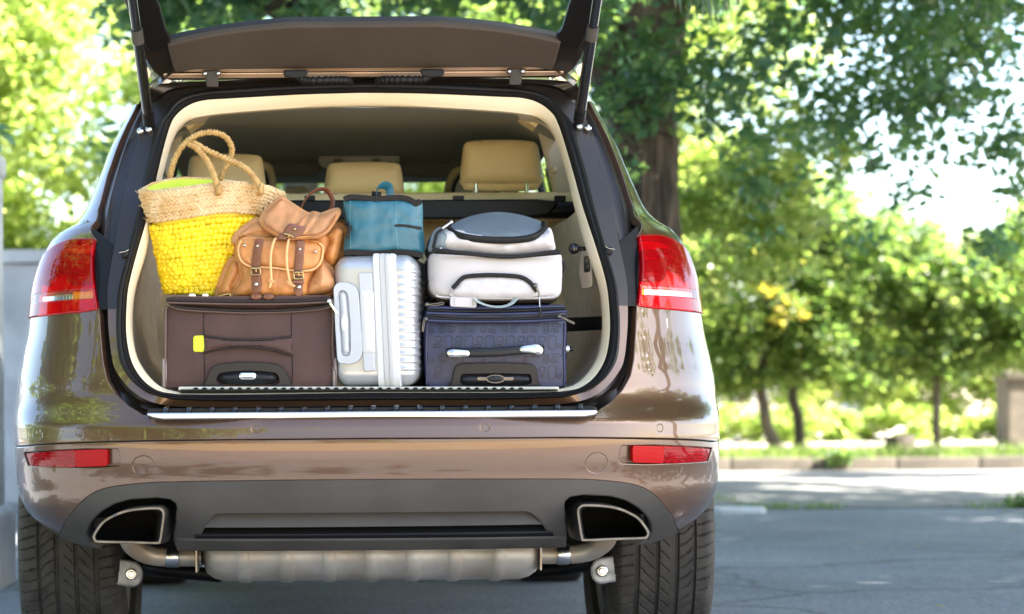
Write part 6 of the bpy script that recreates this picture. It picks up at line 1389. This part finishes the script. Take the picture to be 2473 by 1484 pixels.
rope('rope_handle', [(352, 500, hb_), (352, 440, hb_), (385, 320, hb_ - .01), (450, 205, hb_ - .02), (555, 122, hb_ - .03), (680, 98, hb_ - .03), (785, 135, hb_ - .02), (835, 225, hb_ - .01), (815, 320, hb_), (765, 410, hb_), (742, 480, hb_)])
rope('rope_handle', [(738, 590, hf - .012), (722, 530, hf - .016), (692, 430, hf - .01), (640, 320, hf + .01), (560, 225, hf + .025), (508, 192, hf + .03), (545, 186, hf + .035), (640, 240, hf + .03), (800, 310, hf + .02), (920, 365, hf + .01), (1000, 440, hf - .004), (1050, 520, hf - .014), (1064, 590, hf - .010)])
for (u, v, d_) in ((733, 545, hf), (1058, 545, hf)):
    mb = MB()
    for k in range(4): mb.tube(upath([(*zo((u - 22 + 3 * k, v - 30 + 12 * k)), d_ - .020), (*zo((u, v - 12 + 12 * k)), d_ - .028), (*zo((u + 22, v - 30 + 14 * k)), d_ - .018)], d_), .0028, 6)
    mb.tube(upath([(*zo((u - 24, v + 40)), d_ - .014), (*zo((u - 4, v)), d_ - .029), (*zo((u + 14, v - 50)), d_ - .02)], d_), .0035, 6); link('handle_lashing', mb, 'rope_straw', wb, 60)
mb = MB()
for i in range(46):
    th = rr_.uniform(.2, 2.9); h = rr_.uniform(.7, 1.0); p, nn = bask(h, th, .006); q = p + nn * .008 + Vector((rr_.uniform(-.012, .012), 0, rr_.uniform(-.004, .012))); mb.tube([p, (p + q) / 2 + nn * .003, q], .0005, 4)
link('loose_fibres', mb, 'straw', wb, 0, kind='stuff')

# ---------------------------------------------------------------- tan leather backpack
z = Zm((483, 471), .1831); D = 5.50
bp = thing('backpack', 'tan leather backpack with brown straps and brass buckles leaning on the straw basket', 'backpack', tuple(P(680, 716, D)))
def wrk(a, f_, s, o=0.0): return lambda u, v: o + a * (fn(u * f_, v * f_, s) + .5 * fn(u * f_ * 2.3, v * f_ * 2.3, s + 5)) + a * .9 * abs(fn(u * f_ * .9 + v * f_ * .6, (v - u) * f_ * .25, s + 11))
def zl(pts): return [z(p) for p in pts]
def bpart(name, pts, Dp, m='tan_leather', thick=.05, bev=.006, step=5, puff=.0, pw=20, wr=None, sp=True, parent=None, curve=None, holes=(), n=4, cap=False, pexp=2.0, bpx=None):
    mb = MB(); o = spl(zl(pts), n) if sp else rnd(zl(pts), 3)
    panel(mb, o, pmap(Dp, curve), thick=thick, bev=bev, step=step, puff=puff, pw=pw, wr=wr, holes=holes, cap=cap, pexp=pexp, bpx=bpx); return link(name, mb, m, parent or bp, 60)
bpart('body', [(250, 1340), (300, 1130), (400, 900), (445, 800), (455, 610), (520, 510), (640, 420), (740, 345), (830, 320), (1000, 300), (1300, 330), (1700, 360), (1850, 400), (1920, 480), (1890, 600), (1850, 800), (1780, 930), (1700, 960), (1760, 1090), (1760, 1300), (1300, 1345), (700, 1345)], D + .03, thick=.16, bev=.02, bpx=4, puff=.055, pw=48, wr=wrk(.010, .016, 3), cap=True, step=5)
bpart('shoulder_fold', [(470, 600), (530, 510), (640, 425), (760, 350), (860, 400), (1010, 480), (1010, 545), (880, 560), (720, 560), (560, 590)], D + .004, 'tan_leather_pale', .06, .012, puff=.024, pw=14, wr=wrk(.007, .03, 8))
bpart('collar', [(540, 590), (720, 560), (900, 480), (1010, 520), (1200, 560), (1430, 545), (1560, 580), (1700, 600), (1650, 680), (1620, 740), (1540, 690), (1200, 640), (760, 620)], D - .008, 'tan_leather', .05, .010, puff=.020, pw=12, wr=wrk(.006, .04, 12))
bpart('side_fold', [(1560, 570), (1700, 470), (1820, 420), (1900, 470), (1890, 600), (1850, 800), (1790, 920), (1720, 940), (1620, 860), (1620, 740), (1700, 620)], D - .0, 'tan_leather', .10, .014, puff=.040, pw=24, wr=wrk(.009, .028, 14))
bpart('side_pocket', [(1470, 1080), (1560, 930), (1620, 880), (1720, 990), (1780, 1100), (1790, 1230), (1700, 1300), (1490, 1340), (1390, 1320), (1400, 1200)], D - .018, 'tan_leather_pale', .10, .012, puff=.040, pw=26, wr=wrk(.008, .03, 17))
bpart('side_pocket', [(250, 1338), (310, 1120), (400, 910), (470, 860), (540, 960), (520, 1100), (450, 1200), (440, 1338)], D + .008, 'tan_leather', .10, .012, puff=.034, pw=24, wr=wrk(.007, .03, 19))
pf = lambda u, v: .010 * ((u - 678) / 90) ** 2
bpart('front_pocket', [(545, 900), (700, 880), (1000, 890), (1400, 900), (1530, 930), (1480, 1060), (1430, 1180), (1390, 1345), (1000, 1350), (470, 1345), (480, 1230), (545, 1100)], D - .036, 'tan_leather', .08, .008, puff=.020, pw=26, wr=wrk(.007, .03, 23), curve=pf)
flap = bpart('pocket_flap', [(545, 600), (640, 578), (740, 578), (1000, 590), (1250, 602), (1440, 610), (1570, 635), (1618, 690), (1612, 780), (1595, 870), (1550, 940), (1480, 985), (1360, 1002), (1200, 992), (1000, 965), (840, 955), (700, 950), (600, 915), (535, 850), (506, 760), (510, 680)], D - .056, 'tan_leather', .022, .005, puff=.010, pw=16, wr=wrk(.005, .035, 29), curve=pf, n=3)
def edging(name, pts, Dp, r, m, parent, closed=False, curve=pf, n=6):
    q = spl(zl(pts), n, closed); mb = MB(); mb.tube([P(u, v, Dp + (curve(u, v) if curve else 0)) for u, v in q], r, 8, closed=closed); return link(name, mb, m, parent, 60)
edging('piping', [(548, 602), (512, 680), (508, 760), (535, 850), (600, 917), (700, 952), (840, 957), (1000, 967), (1200, 995), (1360, 1004), (1480, 987), (1552, 940), (1597, 870), (1615, 780), (1620, 690), (1572, 637)], D - .062, .0026, 'tan_cord', flap)
def stl(name, pts, Dp, n, m, parent, r=.0006):
    mb = MB(); stitches(mb, zl(pts), Dp, n, r, .55, lambda u, v, d: P(u, v, Dp + pf(u, v))); return link(name, mb, m, parent, 0)
stl('stitching', [(540, 790), (570, 860), (630, 900), (720, 928), (900, 940), (1050, 955), (1200, 975), (1360, 985), (1470, 968), (1540, 925), (1580, 850)], D - .0675, 75, 'dark_stitch', flap)
stl('stitching', [(560, 640), (800, 655), (1100, 690), (1350, 720), (1590, 745)], D - .0675, 60, 'stitch', flap); stl('stitching', [(560, 690), (800, 705), (1100, 712), (1350, 750), (1590, 790)], D - .0675, 60, 'stitch', flap)
def strap(pts, Dp, m='strap_leather', name='strap', parent=None, r=5): 
    mb = MB(); panel(mb, rnd(zl(pts), r), pmap(Dp, pf), thick=.006, bev=.0018, step=5, puff=.0012, pw=4); return link(name, mb, m, parent or bp, 60)
sl = strap([(738, 578), (838, 592), (800, 760), (776, 965), (685, 960), (700, 800)], D - .0705); sr = strap([(1278, 604), (1380, 612), (1362, 800), (1342, 1008), (1252, 1004), (1262, 800)], D - .0705)
sl2 = strap([(680, 1005), (782, 1005), (800, 1150), (792, 1280), (750, 1316), (700, 1290), (692, 1150)], D - .066, r=[4, 4, 20, 12, 10, 12, 20]); sr2 = strap([(1250, 1070), (1350, 1072), (1350, 1200), (1345, 1310), (1300, 1342), (1258, 1315), (1252, 1200)], D - .066, r=[4, 4, 20, 12, 10, 12, 20])
mb = MB(); panel(mb, rnd(zl([(1225, 1128), (1362, 1132), (1362, 1168), (1228, 1162)]), 2), pmap(D - .074, pf), thick=.006, bev=.002, step=5); link('strap_keeper', mb, 'strap_leather', sr2, 60)
for st_, e, xs in ((sl, [(758, 600), (730, 760), (708, 940)], [(822, 610), (785, 800), (765, 945)]), (sr, [(1292, 622), (1276, 800), (1266, 990)], [(1366, 628), (1348, 800), (1328, 992)])):
    for q in (e, xs): stl('stitching', q, D - .0725, 40, 'dark_stitch', st_, .0005)
    x0, y0 = (q[1][0] - 34, 800)
    cx0 = (e[1][0] + xs[1][0]) / 2
    for a, b in (((cx0 - 28, 800), (cx0 + 28, 880)), ((cx0 + 28, 800), (cx0 - 28, 880)), ((cx0 - 30, 800), (cx0 + 30, 800)), ((cx0 - 30, 882), (cx0 + 30, 882))): stl('stitching', [a, ((a[0] + b[0]) / 2, (a[1] + b[1]) / 2), b], D - .0727, 9, 'dark_stitch', st_, .0005)
for (u0, v0, u1, v1), st_ in (((668, 962, 800, 1058), sl2), ((1232, 1016, 1364, 1112), sr2)):
    q = rnd(zl([(u0, v0 + 8), (u1 - 10, v0), (u1, v1 - 6), (u0 + 12, v1)]), 3); mb = MB(); mb.tube([P(a, b, D - .078 + pf(a, b)) for a, b in q], .0024, 8, closed=True); m0, m1 = z(((u0 + u1) / 2, v0 + 8)), z(((u0 + u1) / 2 + 6, v0 + 52)); mb.tube([P(*m0, D - .080), P(*m1, D - .080)], .0018, 6)
    mb.tube([P(*z((u0 + 16, v0 + 8)), D - .079), P(*z((u1 - 16, v0 + 5)), D - .079)], .0036, 8); link('buckle', mb, 'brass', st_, 60)
for (u, v, r_) in ((588, 668, 3.7), (758, 674, 3.7), (1315, 718, 3.8), (1520, 746, 3.8), (743, 1180, 5.2), (1305, 1216, 5.4)):
    mb = MB(); a, b = z((u, v)); mb.ball(P(a, b, D - .071 + pf(a, b)), (r_ * .00102, .0032, r_ * .00102), 14, 8); link('stud', mb, 'stud_metal', bp, 60)
for pts, kn in (([(1012, 576), (985, 590), (960, 660), (938, 760), (930, 900), (936, 1020), (940, 1112)], (940, 1140)), ([(1192, 568), (1168, 600), (1150, 700), (1142, 820), (1150, 960), (1168, 1060), (1180, 1132)], (1178, 1160))):
    q = spl(zl(pts), 6, False); mb = MB(); mb.tube([P(u, v, D - .080 + .012 * max(0, 1 - k / 8) + pf(u, v)) for k, (u, v) in enumerate(q)], .0031, 8); cd = link('drawcord', mb, 'tan_cord', bp, 60)
    mb = MB(); u, v = z(kn); mb.ball(P(u, v, D - .078), (.0062, .005, .0062), 10, 8); mb.tube(upath([(u - 6, v - 2, D - .080), (u, v - 4, D - .085), (u + 6, v + 1, D - .080)], D), .0026, 6); mb.tube(upath([(u, v + 3, D - .078), (u - 2, v + 9, D - .078), (u - 4, v + 15, D - .076)] if kn[0] < 1000 else [(u + 4, v + 4, D - .08), (u + 9, v + 7, D - .08), (u + 13, v + 8, D - .078)], D), .0030, 6); link('knot', mb, 'tan_cord', cd, 60)
for pts, pr_ in (([(560, 935), (545, 1010), (560, 1120), (520, 1230), (490, 1335)], 1), ([(505, 860), (515, 980), (520, 1060), (480, 1180), (450, 1330)], 1), ([(1068, 985), (1045, 1080), (1030, 1200), (1022, 1340)], 1), ([(835, 975), (815, 1080), (795, 1330)], 0), ([(1470, 1085), (1530, 1150), (1560, 1240), (1570, 1320)], 1), ([(1465, 1120), (1520, 1180), (1545, 1260), (1550, 1325)], 1)):
    mb = MB(); stitches(mb, zl(pts), D - .056, 30, .0006, .55, lambda u, v, d: P(u, v, D - .0615 + pf(u, v))); link('stitching', mb, 'dark_stitch', bp, 0)
fw = wrk(.006, .03, 37)
# big flap slopes back towards the basket and the loop handle
fl = lambda u, v: .0012 * (560 - v) * .55
tf = bpart('top_flap', [(806, 340), (822, 290), (880, 210), (960, 130), (1040, 60), (1075, 50), (1115, 62), (1240, 150), (1375, 232), (1440, 255), (1500, 240), (1590, 262), (1680, 236), (1760, 205), (1820, 196), (1830, 225), (1800, 285), (1745, 370), (1690, 450), (1620, 510), (1540, 542), (1440, 548), (1300, 560), (1180, 560), (1040, 530), (930, 470), (850, 405)], D - .060, 'tan_leather_pale', .024, .006, puff=.016, pw=18, wr=lambda u, v: fw(u, v) + .008 * math.exp(-((u - 742 + .5 * (v - 530)) / 7) ** 2) + .006 * math.exp(-((u - 765 + .7 * (v - 530)) / 6) ** 2), curve=fl, n=3)
edging('piping', [(845, 330), (860, 400), (940, 455), (1040, 515)], D - .076, .0012, 'dark_stitch', tf, curve=fl); edging('piping', [(1440, 535), (1540, 528), (1610, 495), (1680, 430), (1735, 350), (1790, 250)], D - .078, .0014, 'dark_stitch', tf, curve=fl)
edging('piping', [(812, 340), (850, 408), (930, 472), (1040, 533), (1180, 562), (1300, 562), (1440, 550), (1540, 545), (1622, 512), (1692, 452), (1748, 372), (1803, 286)], D - .064, .0028, 'tan_leather', tf, curve=fl)
edging('piping', [(885, 230), (960, 150), (1040, 80), (1085, 62)], D - .078, .0014, 'dark_stitch', tf, curve=fl); edging('seam', [(1280, 400), (1340, 330), (1410, 262)], D - .079, .0010, 'dark_stitch', tf, curve=fl)
pt_ = strap([(1105, 490), (1130, 440), (1180, 380), (1385, 430), (1345, 520), (1320, 545), (1230, 575), (1112, 512)], D - .078, name='patch', parent=tf)
stl('stitching', [(1150, 420), (1250, 455), (1370, 490)], D - .080, 12, 'dark_stitch', pt_, .0005); stl('stitching', [(1190, 395), (1250, 450), (1310, 520)], D - .080, 12, 'dark_stitch', pt_, .0005); stl('stitching', [(1370, 440), (1250, 452), (1130, 460)], D - .080, 12, 'dark_stitch', pt_, .0005)
mb = MB(); a, b = z((1248, 452)); mb.ball(P(a, b, D - .081), (.0042, .003, .0042), 14, 8); link('stud', mb, 'brass', tf, 60)
mb = MB(); mb.tube([P(*z(p), D - .084) for p in ((1108, 512), (1170, 528), (1230, 552))], .0032, 8); mb.tube([P(*z((1172, 515)), D - .087), P(*z((1166, 550)), D - .087)], .002, 6)
for p, q in (((1110, 508), (1112, 530)), ((1228, 540), (1226, 572))): mb.tube([P(*z(p), D - .083), P(*z(q), D - .082)], .0022, 6)
link('buckle', mb, 'brass', tf, 60)
strap([(1032, 560), (1045, 530), (1080, 508), (1120, 530), (1142, 575), (1120, 585), (1036, 578)], D - .079, name='strap_tongue', parent=tf, r=6); strap([(1030, 572), (1130, 580), (1230, 560), (1220, 590), (1090, 600), (1035, 592)], D - .068, name='strap_end', parent=tf, r=5)
mb = MB(); mb.tube([p for p in path([P(*q) for q in [(724, 514, D + .012), (733, 490, D + .012), (748, 470, D + .02), (764, 459.5, D + .03), (779, 457, D + .04), (793, 463, D + .05), (802, 479, D + .05), (803, 495, D + .045), (797, 512, D + .04)]], 6)], .0078, 8, flat=(.26, 1.0), up=None); link('loop_handle', mb, 'strap_leather', bp, 60)
for (u0, u1) in ((608, 629), (638, 659)): mb = MB(); panel(mb, ell((u0 + u1) / 2, 717, (u1 - u0) / 2, 4.5, 16), pmap(D - .078), thick=.02, bev=.003, step=5, puff=.004, pw=4); link('strap_tip', mb, 'strap_leather', bp, 60)
